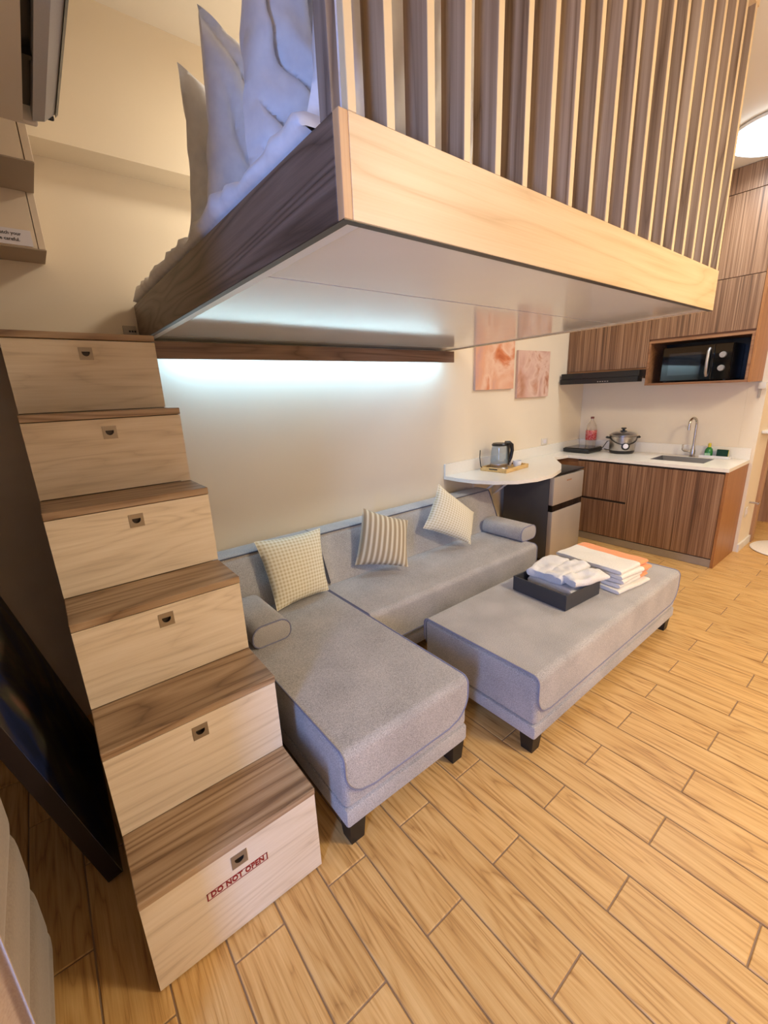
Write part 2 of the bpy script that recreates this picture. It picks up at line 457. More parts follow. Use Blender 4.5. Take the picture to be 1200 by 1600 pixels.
for k in range(-12, 44):
    xc = 0.491 + PW * (k + 0.5)
    off = -2.06 if k % 2 == 0 else -1.762
    for j in range(-5, 5):
        y0 = off + PL * j
        if y0 > 0.1 or y0 < -4.3: continue
        x0, x1, y1 = xc - PW / 2, xc + PW / 2, y0 + PL
        vis = any(shown(a, min(b, 0.0)) for a in (x0, xc, x1) for b in (y0, (y0 + y1) / 2, y1))
        if under(x0, x1, y0, y1): continue
        (cells if vis else rest).append((xc, (y0 + y1) / 2, k))
cells.sort(key=lambda c: (c[0] - CAM_LOC.x) ** 2 + (c[1] - CAM_LOC.y) ** 2)
for i, (xc, yc, k) in enumerate(cells[:300]):
    o = bpy.data.objects.new('plank', pmesh); COL.objects.link(o)
    o.parent = fl; o.location = (xc, yc, 0)
    if random.random() < 0.5: o.rotation_euler = (0, 0, math.pi)
if len(cells) + len(rest) > 300:
    mb = MB()
    for xc, yc, k in cells[300:] + rest:
        mb.box(xc - PW / 2 + G / 2, xc + PW / 2 - G / 2, yc - PL / 2 + G / 2, yc + PL / 2 - G / 2, -0.012, 0.0)
    r = mb.build('far_planks', m_plank, fl, smooth=0); r['kind'] = 'stuff'

sbox('wall_back', m_wall, -1.5, XK + 0.12, 0.0, 0.14, 0.0, ZC)
sbox('wall_kitchen', m_wall, XK, XK + 0.12, -1.3995, 0.0, 0.0, ZC)
# corridor wall with a doorway (faces the room)
mb = MB().box(XK, 5.16, -1.52, -1.40, 0, ZC).box(5.98, 7.0, -1.52, -1.40, 0, ZC).box(5.16, 5.98, -1.52, -1.40, 2.1, ZC)
struct(mb.build('wall_corridor', m_wall, smooth=0))
sbox('wall_bathroom', m_wall, XK + 0.12, 7.0, -0.30, -0.16, 0, ZC)
sbox('wall_entrance', m_wall, 6.9, 7.04, -4.3, -0.16, 0, ZC)
sbox('wall_rear', m_wall, -1.5, 7.0, -4.3, -4.16, 0, ZC)
# left wall with a tall narrow window
mb = MB().box(-1.34, -1.2, -4.16, -3.02, 0, ZC).box(-1.34, -1.2, -2.54, 0.0, 0, ZC).box(-1.34, -1.2, -3.02, -2.54, 0, 0.3).box(-1.34, -1.2, -3.02, -2.54, 2.25, ZC)
struct(mb.build('wall_left', m_wall, smooth=0))
wn = struct(MB().box(-1.26, -1.2, -3.02, -2.98, 0.3, 2.25).box(-1.26, -1.2, -2.58, -2.54, 0.3, 2.25).box(-1.26, -1.2, -2.98, -2.58, 0.3, 0.34).box(-1.26, -1.2, -2.98, -2.58, 2.21, 2.25).build('window_1', m_trimw, smooth=0))
MB().box(-1.235, -1.229, -2.978, -2.582, 0.342, 2.208).build('pane', m_pane, wn, smooth=0)
sbox('ceiling', m_ceil, -1.5, 7.04, -4.3, 0.14, ZC, ZC + 0.1)
sbox('trim_1', m_wall, -1.2, 4.30, -0.15, 0.0, 2.453, ZC)           # beam along the back wall
struct(MB().box(XK + 0.0, 5.14, -1.535, -1.52, 0, 0.07).build('baseboard_corridor', m_trimw, smooth=0))
# upper bulkhead on the left, above the camera, that carries the air conditioner
sbox('wall_upper_left', m_wall, -1.2, -0.03, -3.6, -1.2, 2.02, ZC)

# door casing and bathroom beyond
dr = struct(MB().box(5.10, 5.19, -1.545, -1.39, 0, 2.14).box(5.95, 6.04, -1.545, -1.39, 0, 2.14).box(5.10, 6.04, -1.545, -1.39, 2.08, 2.17).build('door_1', m_casing, smooth=0))
MB().box(5.20, 5.235, -1.38, -0.72, 0.02, 2.06, 0.003).build('door_leaf', plain('dark_door', srgb(60, 44, 36), 0.5), dr, smooth=0)

# alcove to the left of the stairs: added panel, shade of the back wall put into its colour
tag(MB().box(-1.15, 0.015, -0.018, -0.001, 0, 1.735).build('alcove_shade_panel', m_alcoveshade, smooth=0),
    'added panel toned for the shade on the alcove wall left of the stairs', 'panel')

# ------------------------------------------------------------------ stairs
SX0, SX1 = 0.019, 0.511
ys = [-1.4 + 0.2145 * i for i in range(6)]
zs = [0.302 + 0.2875 * i for i in range(6)]
TT = 0.024
st = thing('stair_cabinet', (SX0, ys[0], 0), 'staircase of six stacked pale oak drawers with brown treads climbing to the loft', 'stairs')
mb = MB()
for i in range(6):
    zl = 0.0 if i == 0 else zs[i - 1] + TT
    y1 = 0.0 if False else (ys[i + 1] if i < 5 else -0.0205)
    mb.box(SX0 + 0.002, SX1 - 0.002, ys[i] + 0.02, -0.0205, zl, zs[i] - 0.001)
mb.build('carcass', m_carcass, st, smooth=0)
for i in range(6):
    y1 = (ys[i + 1] + 0.004) if i < 5 else -0.0205
    MB().box(SX0 if i < 5 else -1.0, SX1, ys[i] - 0.004, y1, zs[i], zs[i] + TT, 0.002, 1).build('tread', m_tread, st, smooth=0)  # top tread lengthened to the left, unseen, to keep the alcove shaded
    z0 = 0.006 if i == 0 else zs[i - 1] + TT + 0.003
    z1 = zs[i] - 0.003
    hx0, hx1 = 0.2415, 0.2865
    hz1 = zs[i] - 0.028; hz0 = hz1 - 0.045
    x0, x1 = SX0 + 0.001, SX1 - 0.001
    y0, yb = ys[i], ys[i] + 0.019
    mb = MB().box(x0, hx0, y0, yb, z0, z1).box(hx1, x1, y0, yb, z0, z1).box(hx0, hx1, y0, yb, z0, hz0).box(hx0, hx1, y0, yb, hz1, z1)
    dw = mb.build('drawer', m_drawer, st, smooth=0)
    # recessed square finger pull
    mb = MB()
    cx, cz = (hx0 + hx1) / 2, (hz0 + hz1) / 2
    arc = [(cx - 0.013, cz + 0.007)] + [(cx + 0.013 * math.cos(a), cz + 0.004 + 0.014 * math.sin(a)) for a in [math.pi + math.pi * q / 10 for q in range(11)]] + [(cx + 0.013, cz + 0.007)]
    loop_in = arc + [(cx + 0.013 - 0.0026 * q, cz + 0.007) for q in range(1, 10)]
    n = len(loop_in)
    t = bmesh.new()
    vi = [t.verts.new((p[0], y0 - 0.0015, p[1])) for p in loop_in]
    vo = [t.verts.new((a, y0 - 0.0015, b)) for a, b in ((hx0, hz0), (hx1, hz0), (hx1, hz1), (hx0, hz1))]
    eds = [t.edges.new((vi[q], vi[(q + 1) % n])) for q in range(n)] + [t.edges.new((vo[q], vo[(q + 1) % 4])) for q in range(4)]
    bmesh.ops.triangle_fill(t, use_beauty=True, edges=eds)
    vs2 = [t.verts.new((a, y0 + 0.003, b)) for a, b in ((hx0, hz0), (hx1, hz0), (hx1, hz1), (hx0, hz1))]
    for q in range(4): t.faces.new((vo[q], vo[(q + 1) % 4], vs2[(q + 1) % 4], vs2[q]))
    mb._merge(t)
    t = bmesh.new()
    vi = [t.verts.new((p[0], y0 - 0.0015, p[1])) for p in loop_in]
    vb = [t.verts.new((p[0], y0 + 0.012, p[1])) for p in loop_in]
    for q in range(n): t.faces.new((vi[q], vi[(q + 1) % n], vb[(q + 1) % n], vb[q]))
    t.faces.new(vb)
    mb.mi = 1; mb._merge(t)
    # corner fillers of the square plate
    mb.mi = 0
    mb.box(hx0, hx1, y0 + 0.0125, y0 + 0.0145, hz0, hz1)
    h = mb.build('finger_pull', [m_bronze, m_pulldark], dw, smooth=0)
    h['label'] = 'square bronze recessed finger pull'
    if i == 0:
        mb = MB()
        Mt = Matrix.Translation((0.2545, y0 - 0.0006, 0.196)) @ Matrix.Rotation(math.pi / 2, 4, 'X')
        text_into(mb, 'DO NOT OPEN', 0.0265, Mt @ Matrix.Diagonal((0.80, 1, 1, 1)), bold=0.0009, space=1.06)
        bx0, bx1, bz0, bz1 = 0.1675, 0.3415, 0.183, 0.2085
        for a in ((bx0, bx1, bz1 - 0.0016, bz1), (bx0, bx1, bz0, bz0 + 0.0016), (bx0, bx0 + 0.003, bz0, bz1), (bx1 - 0.003, bx1, bz0, bz1)):
            mb.box(a[0], a[1], y0 - 0.0012, y0 - 0.0001, a[2], a[3])
        s = mb.build('warning_sticker', m_red, dw, smooth=0)
        s['label'] = 'red outlined sticker lettering reading DO NOT OPEN'

# small grey socket on the wall above the landing
so = thing('wall_socket', (0.488, -0.001, 1.80), 'small grey wall socket plate above the top tread beside the loft board', 'socket')
MB().box(0.458, 0.512, -0.012, -0.001, 1.797, 1.842, 0.003, 2).build('plate', m_greyplate, so)
for dx in (0.0, 0.011, 0.022):
    MB().box(0.480 + dx, 0.488 + dx, -0.0135, -0.011, 1.814, 1.822).build('port', m_black, so, smooth=0)

# ------------------------------------------------------------------ overhead stepped boxes at upper left
lab = ['lower overhead box step above the landing, carrying the printed notice', 'middle overhead box step under the air conditioner end', 'upper overhead box step hidden mostly behind the air conditioner']
for i, (y0, y1, z0, z1) in enumerate([(-0.195, -0.003, 2.066, 2.44), (-0.452, -0.199, 2.252, 2.64), (-0.712, -0.456, 2.438, 2.83)]):
    if i == 0: z1 = 2.444
    t = thing('overhead_step', (0.0, y1, z0), lab[i], 'overhead step', 'stepped boxes overhead')
    MB().box(-1.19, 0.198, y0, y1, z0 + 0.0, z1, 0.001).build('box_body', [m_pink], t, smooth=0)
    MB().box(0.2, 0.222, y0 - 0.001, y1, z0, z1, 0.001).build('end_panel', m_pink, t, smooth=0)
    MB().box(-1.19, 0.2225, y0 - 0.001, y1, z0 - 0.004, z0 - 0.0002).build('underside_shade', m_overunder, t, smooth=0)  # added darker sheet, underside shading put into its colour
no = thing('notice_label', (0.1, -0.1965, 2.07), 'white printed notice with black lettering on the lowest overhead step', 'notice')
MB().box(0.0, 0.186, -0.1985, -0.1965, 2.070, 2.122).build('paper', m_paper, no, smooth=0)
mb = MB()
for s, x, z in (('watch your', 0.156, 2.1065), ('be careful.', 0.150, 2.0875)):
    text_into(mb, s, 0.0155, Matrix.Translation((x, -0.1987, z)) @ Matrix.Rotation(math.pi / 2, 4, 'X'), align='RIGHT', bold=0.0002)
mb.build('lettering', m_ink, no, smooth=0)

# ------------------------------------------------------------------ air conditioner
ac = thing('air_conditioner', (-0.02, -1.5, 2.10), 'white split air conditioner overhead with dark outlet slot and grey flap', 'air conditioner')
y0, y1 = -1.95, -1.0
def ext(mb, poly, ya=y0, yb=y1, bev=0.0):
    mb.prism(poly, lambda a, b: (a, ya, b), lambda a, b: (a, yb, b), bev)
mb = MB(); ext(mb, [(-0.028, 2.13), (0.0, 2.102), (0.172, 2.114), (0.172, 2.16), (0.19, 2.16), (0.19, 2.20), (0.228, 2.20), (0.232, 2.40), (0.20, 2.43), (-0.028, 2.43)]); mb.build('body', m_acw, ac, smooth=30)
mb = MB(); ext(mb, [(0.173, 2.135), (0.189, 2.135), (0.189, 2.158), (0.173, 2.158)], y0 + 0.03, y1 - 0.03); mb.build('outlet_slot', m_black, ac, smooth=0)
for q in range(4):
    yy = -1.86 + q * 0.21
    MB().box(0.1735, 0.1885, yy, yy + 0.012, 2.122, 2.1345).build('louver', m_black, ac, smooth=0)
mb = MB(); ext(mb, [(0.1895, 2.117), (0.212, 2.122), (0.235, 2.142), (0.235, 2.199), (0.1905, 2.199)], y0 + 0.005, y1 - 0.008); mb.build('flap', m_acg, ac, smooth=25)
mb = MB(); ext(mb, [(0.2355, 2.139), (0.2415, 2.146), (0.2415, 2.40), (0.2355, 2.40)]); mb.build('front_trim', m_black, ac, smooth=0)
MB().box(-0.028, 0.2, y1, y1 + 0.012, 2.114, 2.40, 0.008, 3).build('end_cap', m_acw, ac)
MB().box(0.205, 0.233, y1 - 0.003, y1 + 0.006, 2.132, 2.146, 0.004, 2).build('flap_hinge', m_black, ac)
MB().box(0.02, 0.10, y1 - 0.12, y1 - 0.10, 2.1015, 2.1035).build('seam', m_acg, ac, smooth=0)

# ------------------------------------------------------------------ loft
LX0, LX1, LYF, LZ0, LZ1 = 0.522, 2.404, -1.725, 1.779, 1.931
LX1B = 2.60   # right edge meets the wall a little further on
lf = thing('loft_bed', (LX0, LYF, LZ0), 'wooden loft platform with slatted screen and glossy white underside', 'loft bed')
MB().box(LX0 + 0.0005, LX1 - 0.0005, LYF + 0.0005, LYF + 0.0175, LZ0 - 0.0015, LZ0 - 0.0001).box(LX0 + 0.0005, LX0 + 0.0175, LYF + 0.0176, -0.002, LZ0 - 0.0015, LZ0 - 0.0001).build('bottom_edge_band', m_pulldark, lf, smooth=0)
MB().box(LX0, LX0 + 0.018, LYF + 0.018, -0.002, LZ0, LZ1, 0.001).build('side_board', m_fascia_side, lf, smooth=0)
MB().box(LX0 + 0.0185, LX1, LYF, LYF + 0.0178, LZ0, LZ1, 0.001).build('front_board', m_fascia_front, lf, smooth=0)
MB().box(LX0, LX0 + 0.018, LYF - 0.0003, LYF + 0.0175, LZ0, LZ1, 0.001).build('end_strip', m_oakend, lf, smooth=0)
mb = MB(); poly = [(LX1 - 0.018, LYF + 0.0185), (LX1, LYF + 0.0185), (LX1B, -0.002), (LX1B - 0.018, -0.002)]
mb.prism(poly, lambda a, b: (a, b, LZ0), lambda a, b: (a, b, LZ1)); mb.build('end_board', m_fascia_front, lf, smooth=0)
# underside: white trim + three glossy panels split by a shadow gap
zu = LZ0 + 0.006
def xr(y): return LX1 - 0.02 + (LX1B - LX1) * (y - LYF) / (-LYF)
def upanel(name, xa, ya, yb, mat, xrt=None, z=zu):
    mb = MB()
    poly = [(xa, ya), (xrt if xrt else xr(ya), ya), (xrt if xrt else xr(yb), yb), (xa, yb)]
    mb.prism(poly, lambda a, b: (a, b, z), lambda a, b: (a, b, z + 0.012)); return mb.build(name, mat, lf, smooth=0)
upanel('underside_trim', LX0 + 0.0185, LYF + 0.0185, -0.002, m_trimw, LX0 + 0.048, zu - 0.004)
upanel('underside_panel', LX0 + 0.05, LYF + 0.0185, -1.3125, m_gloss_white)
upanel('underside_panel', LX0 + 0.05, -1.3045, -0.187, m_gloss_white)
upanel('underside_panel', LX0 + 0.05, -0.181, -0.002, m_gloss_white)
mb = MB(); mb.prism([(LX0 + 0.02, LYF + 0.02), (xr(LYF + 0.02), LYF + 0.02), (xr(-0.01), -0.01), (LX0 + 0.02, -0.01)], lambda a, b: (a, b, LZ0 + 0.0185), lambda a, b: (a, b, LZ0 + 0.035))
mb.build('deck', m_carcass, lf, smooth=0)
# corner post and slats
MB().box(LX0 + 0.0005, LX0 + 0.0185, LYF + 0.019, LYF + 0.055, LZ1, ZC, 0.001).build('corner_post', m_post, lf, smooth=0)
po = MB().box(LX0 + 0.019, LX0 + 0.036, LYF + 0.0, LYF + 0.0165, LZ1 + 0.0003, ZC, 0.001).build('corner_edge_strip', m_slat_edge, lf, smooth=0)
NS = 19; SP = (2.372 - 0.622) / (NS - 1); ZT = 2.79
for k in range(NS):
    x = 0.622 + SP * k
    s = MB().box(x, x + 0.0165, LYF + 0.0025, LYF + 0.062, LZ1 + 0.0003, ZT).build('slat', m_slat, lf, smooth=0)
    MB().box(x - 0.0002, x + 0.0167, LYF + 0.0005, LYF + 0.0024, LZ1 + 0.0003, ZT).build('edge_band', m_slat_edge, s, smooth=0)
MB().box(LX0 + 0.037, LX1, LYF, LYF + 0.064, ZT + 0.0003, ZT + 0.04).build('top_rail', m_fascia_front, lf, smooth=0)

# wooden valance with cool LED strip along the wall
va = thing('led_valance', (1.55, -0.06, 1.69), 'brown wooden valance with cool white strip light under the loft', 'light')
MB().box(0.555, 2.555, -0.120, -0.102, 1.692, 1.768, 0.0015).build('valance_board', m_valance, va, smooth=0)
MB().box(0.555, 2.555, -0.1015, -0.003, 1.752, 1.768).build('valance_top', m_trimw, va, smooth=0)
MB().box(0.60, 2.50, -0.098, -0.082, 1.742, 1.7515).build('led_strip', m_led, va, smooth=0)
ll = area('led_light', (1.55, -0.09, 1.740), (1.55, -0.06, 0), 1.9, 0.015, P_LED, (0.31, 0.64, 1.0)); ll.parent = va; ll.location = Vector((1.55, -0.09, 1.740)) - va.location

# ------------------------------------------------------------------ soft things helpers
def pillow(name, mat, corners, thick, parent=None, n=18, wr=0.0, seed=0.0, pinch=0.06, flat=2.4, uvt=(1, 1)):
    """corners: BL, BR, TR, TL seen from the front"""
    BL, BR, TR, TL = [Vector(c) for c in corners]
    nrm = ((BR - BL) + (TR - TL)).cross((TL - BL) + (TR - BR)).normalized()
    mb = MB()
    ctr = (BL + BR + TR + TL) / 4
    sides = []
    for sgn in (1, -1):
        P = []; U = []
        for i in range(n + 1):
            row = []; ur = []
            for j in range(n + 1):
                u, v = i / n, j / n
                a, b = 2 * u - 1, 2 * v - 1
                # edges pinch inwards in their middle
                a2 = a * (1 - pinch * (1 - b * b) * abs(a) ** 3); b2 = b * (1 - pinch * (1 - a * a) * abs(b) ** 3)
                uu, vv = (a2 + 1) / 2, (b2 + 1) / 2
                p = BL * (1 - uu) * (1 - vv) + BR * uu * (1 - vv) + TR * uu * vv + TL * (1 - uu) * vv
                hgt = (max(0, 1 - abs(a) ** flat) * max(0, 1 - abs(b) ** flat)) ** 0.55
                d = thick / 2 * hgt
                if wr > 0:
                    q = p * 7.0 + Vector((seed, seed * 1.7, sgn * 3))
                    f1 = mnoise.noise(q); f2 = mnoise.noise(q * 2.3 + Vector((5, 1, 2)))
                    ridge = 1 - abs(mnoise.noise(q * 0.9 + Vector((9, 3, 7)))) * 2
                    fold = math.sin(9 * (a * 0.8 + b * 0.5) + 5 * mnoise.noise(q * 0.5 + Vector((seed, 2, 1))))
                    crease = (1 - abs(fold)) ** 2
                    d += wr * (0.8 * f1 + 0.4 * f2 + 0.4 * ridge - 0.8 * crease) * (0.35 + 0.65 * hgt) * (1 if 0 < i < n and 0 < j < n else 0.0)
                p = p + nrm * sgn * d
                if wr > 0 and not (0 < i < n and 0 < j < n):
                    p = p + nrm * wr * 1.1 * mnoise.noise(p * 9 + Vector((seed, 0, 0)))
                row.append(p); ur.append((u * uvt[0], v * uvt[1]))
            P.append(row); U.append(ur)
        if sgn < 0: P = P[::-1]; U = U[::-1]
        mb.grid(P, uvs=U)
    return mb.build(name, mat, parent, smooth=70, weld=0.0006)

# ------------------------------------------------------------------ bedding on the loft
tag(MB().box(0.562, 2.36, -1.635, -0.03, 1.816, 1.935, 0.03, 3).build('mattress', m_linen), 'white covered mattress lying on the loft platform', 'mattress')
# rumpled duvet, bunched up over the side board
mb = MB(); P = []
nu = 110
for i in range(nu + 1):
    u = i / nu; y = -1.63 + 1.60 * u
    nz = lambda a, b: mnoise.noise(Vector((y * a, b, 2.0)))
    fade = min(1.0, (1 - u) / 0.05 + 0.02) ** 0.5 * min(1.0, u / 0.03 + 0.02) ** 0.5
    hgt = (0.050 + 0.030 * nz(4, 1) + 0.012 * nz(13, 4) + 0.004 * math.sin(y * 50 + 6 * nz(4, 5))) * fade
    bul = 0.004 + 0.006 * nz(9, 7) + 0.003 * math.sin(y * 50 + 1 + 6 * nz(4, 5))
    prof = [(0.538, 1.9365), (0.524 - bul, 1.942 + 0.15 * hgt), (0.519 - bul, 1.938 + 0.5 * hgt), (0.526 - bul, 1.938 + 0.85 * hgt), (0.545, 1.938 + 1.05 * hgt), (0.575, 1.938 + 1.1 * hgt + 0.006 * nz(30, 3)), (0.62, 1.938 + hgt)]
    for q in range(1, 26):
        x = 0.62 + 1.70 * q / 25
        e = min(1.0, (25 - q) / 2.0) ** 0.5
        prof.append((x, 1.938 + e * (0.05 + 0.02 * mnoise.noise(Vector((x * 5, y * 5, 1)))) * fade))
    P.append([(a, y, b) for a, b in prof])
mb.grid(P)
mb.grid([[r[0], (r[-1][0], r[-1][1], 1.9365)] for r in P]); mb.grid([[r[-1], (r[-1][0], r[-1][1], 1.9365)] for r in P])
tag(mb.build('duvet', m_linen, smooth=80, weld=0.0003, recalc=True), 'rumpled white duvet spread over the loft mattress edge', 'duvet')
def lp(label, corners, th, seed, wr=0.02, n=40):
    return tag(pillow('bed_pillow', m_linen, corners, th, n=n, wr=wr, seed=seed, pinch=0.11), label, 'pillow', 'white pillows on the loft')
ZP = 2.005
lp('white loft pillow standing closest to the back wall', [(0.575, -0.74, ZP), (1.05, -0.66, ZP), (1.06, -0.76, 2.41), (0.565, -0.89, 2.41)], 0.16, 1.0, 0.030)
lp('white loft pillow standing second from the back wall', [(0.56, -0.965, ZP), (1.06, -0.91, ZP), (1.06, -0.98, 2.44), (0.56, -1.09, 2.42)], 0.15, 4.0, 0.030)
lp('largest crumpled white loft pillow leaning beside the corner post', [(0.575, -1.27, ZP), (1.12, -1.18, ZP), (1.10, -1.27, 2.56), (0.545, -1.365, 2.58)], 0.19, 9.0, 0.07, 64)
lp('white loft pillow pressed against the slatted screen', [(0.575, -1.54, ZP), (1.10, -1.50, ZP), (1.10, -1.545, 2.52), (0.60, -1.575, 2.52)], 0.13, 14.0, 0.024)

# ------------------------------------------------------------------ sofa
def cover_sheet(mb, stations, X0, X1, R, th, both=False):
    """stations: list of (y,z) along the cover's run; width from X0..X1 narrows with rounded corners at the end(s)"""
    S_ = [0.0]
    for a, b in zip(stations, stations[1:]): S_.append(S_[-1] + math.hypot(b[0] - a[0], b[1] - a[1]))
    T = S_[-1]
    rows = []
    for s, (y, z) in zip(S_, stations):
        ins = 0.0
        d = T - s
        if d < R: ins = R - math.sqrt(max(0, R * R - (R - d) ** 2))
        if both and s < R: ins = R - math.sqrt(max(0, R * R - (R - s) ** 2))
        rows.append((X0 + ins, X1 - ins, y, z))
    return rows

def densify(pts, step=0.012):
    out = [pts[0]]
    for a, b in zip(pts, pts[1:]):
        L = math.dist(a, b); k = max(1, int(L / step))
        for q in range(1, k + 1): out.append(tuple(a[c] + (b[c] - a[c]) * q / k for c in range(len(a))))
    return out

def arc(cx, cz, r, a0, a1, n=6):
    return [(cx + r * math.cos(math.radians(a0 + (a1 - a0) * k / n)), cz + r * math.sin(math.radians(a0 + (a1 - a0) * k / n))) for k in range(n + 1)]

def make_cover(parent, x0, x1, path, R, th, both=False, name='cover', open_start=True):
    pts = densify(path)
    rows = cover_sheet(None, pts, x0, x1, R, th, both)
    # outward normals in the yz plane
    mb = MB(); top = []; bot = []
    nx = 14
    for k, (xa, xb, y, z) in enumerate(rows):
        a = pts[max(0, k - 1)]; b = pts[min(len(pts) - 1, k + 1)]
        d = Vector((b[0] - a[0], b[1] - a[1])).normalized(); nrm = Vector((d.y, -d.x))
        if nrm.y < -0.2 or (abs(nrm.y) <= 0.2 and nrm.x > 0 and not both and False): nrm = -nrm
        top.append([(xa + (xb - xa) * q / nx, y + nrm.x * th, z + nrm.y * th) for q in range(nx + 1)])
        bot.append([(xa + (xb - xa) * q / nx, y, z) for q in range(nx + 1)])
    mb.grid(top); mb.grid(bot[::-1])
    for e in (0, -1):
        mb.grid([[t_[e], b_[e]] for t_, b_ in zip(top, bot)])
    mb.grid([top[-1], bot[-1]]); mb.grid([top[0], bot[0]])
    c = mb.build(name, m_grey, parent, smooth=50, weld=0.0004, recalc=True)
    left = [r[0] for r in top]; right = [r[-1] for r in top]
    if both: loop = left + right[::-1]; MB().tube(loop, 0.0035, 6, closed=True).build('piping', m_pipe, c)
    else: loop = left + right[::-1]; MB().tube(loop, 0.0035, 6).build('piping', m_pipe, c)
    return c

def legs(parent, pts, h=0.092, w=0.033):
    for x, y in pts:
        MB().prism([(-w, -w), (w, -w), (w, w), (-w, w)], lambda a, b: (x + a * 0.8, y + b * 0.8, 0.0), lambda a, b: (x + a, y + b, h)).build('leg', m_leg, parent, smooth=0)

sf = thing('corner_sofa', (0.6, -0.8, 0), 'grey fabric corner sofa with chaise against the back wall', 'sofa')
# chaise
CX0, CX1, CYF = 0.605, 1.205, -1.425
MB().box(CX0, CX1, CYF, -0.16, 0.092, 0.168, 0.012, 2).build('chaise_rail', m_grey, sf)
MB().box(CX0, CX1, CYF + 0.002, -0.16, 0.168, 0.392, 0.022, 3).build('chaise_body', m_grey, sf)
yb = CYF + 0.002
path = [(-0.30, 0.3925)] + arc(yb + 0.024, 0.3685, 0.0245, 90, 180) + [(yb - 0.0005, 0.215)]
make_cover(sf, CX0 + 0.004, CX1 - 0.004, path, 0.11, 0.006, name='chaise_cover')
# main seat
MX0, MX1, MYF = 1.207, 2.72, -0.775
MB().box(MX0, MX1, MYF, -0.10, 0.092, 0.168, 0.012, 2).build('seat_rail', m_grey, sf)
MB().box(MX0, MX1, MYF + 0.002, -0.10, 0.168, 0.392, 0.022, 3).build('seat_body', m_grey, sf)
yb = MYF + 0.002
path = [(-0.30, 0.3925)] + arc(yb + 0.024, 0.3685, 0.0245, 90, 180) + [(yb - 0.0005, 0.20)]
make_cover(sf, MX0 + 0.004, MX1 - 0.004, path, 0.10, 0.006, name='seat_cover')
legs(sf, [(CX0 + 0.045, CYF + 0.04), (CX1 - 0.045, CYF + 0.04), (MX0 + 0.06, MYF + 0.05), (MX1 - 0.06, MYF + 0.05), (CX0 + 0.045, -0.3), (MX1 - 0.06, -0.2)])
# reclining backs: two pieces, leaning on the wall
def back(x0, x1, tufts):
    prof = [(-0.315, 0.40), (-0.205, 0.655), (-0.19, 0.682), (-0.165, 0.692), (-0.06, 0.690), (-0.035, 0.678), (-0.025, 0.655), (-0.09, 0.40)]
    mb = MB(); n = 40
    # front surface shaped with tufting
    P = []
    for i in range(n + 1):
        x = x0 + (x1 - x0) * i / n
        row = []
        for k in range(len(prof) + 8):
            if k <= 8:
                f = k / 8; y = prof[0][0] + (prof[1][0] - prof[0][0]) * f; z = prof[0][1] + (prof[1][1] - prof[0][1]) * f
                d = 0
                for tx, tz in tufts: d = max(d, 0.014 * math.exp(-((x - tx) / 0.05) ** 2 - ((z - tz) / 0.05) ** 2), 0.006 * math.exp(-((x - tx) / 0.012) ** 2) * (0.4 if z < tz else 1.0))
                row.append((x, y + d, z))
            else:
                y, z = prof[k - 8 + 0 if k - 8 < len(prof) else -1]
                row.append((x, y, z))
        P.append(row)
    for r in P: r[:] = r[:9] + [(r[0][0], y, z) for y, z in prof[2:]] + [r[0]]
    mb.grid(P)
    for r in (P[0], P[-1]):
        vs_ = [mb.bm.verts.new(p) for p in r[:-1]]; mb.bm.faces.new(vs_)
    o = mb.build('backrest', m_grey, sf, smooth=50, weld=0.0005, recalc=True)
    MB().tube([(x0 + 0.002, -0.315, 0.41), (x0 + 0.002, -0.207, 0.655), (x0 + 0.003, -0.192, 0.684), (x1 - 0.003, -0.192, 0.684), (x1 - 0.002, -0.207, 0.655), (x1 - 0.002, -0.315, 0.41)], 0.004, 6).build('piping', plain('dark_piping_%d' % len(MATS), srgb(92, 92, 104), 0.8), o)
back(0.55, 1.245, [(0.9, 0.56)])
back(1.252, 2.90, [(1.70, 0.53), (2.12, 0.53), (2.5, 0.53)])
# bolster arms
def bolster(label, x0, x1, y0, y1, z0, z1):
    r = 0.052
    poly = []
    for cx, cz, a in ((x1 - r, z1 - r, 0), (x0 + r, z1 - r, 90), (x0 + r * 0.75, z0 + r * 0.75, 180), (x1 - r * 0.75, z0 + r * 0.75, 270)):
        rr = r if a < 180 else r * 0.75
        for q in range(7): poly.append((cx + rr * math.cos(math.radians(a + 15 * q)), cz + rr * math.sin(math.radians(a + 15 * q))))
    t = thing('bolster_cushion', ((x0 + x1) / 2, y0, z0), label, 'cushion', 'sofa bolsters')
    mb = MB(); mb.prism(poly, lambda a, b: (a, y0, b), lambda a, b: (a, y1, b), 0.010, 3); mb.build('bolster_body', m_grey, t, smooth=50)
    cxm, czm = (x0 + x1) / 2, (z0 + z1) / 2
    MB().tube([(cxm + (a - cxm) * 0.975, y0 + 0.003, czm + (b - czm) * 0.975) for a, b in poly], 0.0038, 6, closed=True).build('piping', m_pipe, t)
bolster('grey bolster arm lying on the chaise beside the stairs', 0.625, 0.815, -0.675, -0.325, 0.4005, 0.505)
bolster('grey bolster arm at the far end of the sofa seat near the fridge', 2.655, 2.845, -0.685, -0.325, 0.4005, 0.508)

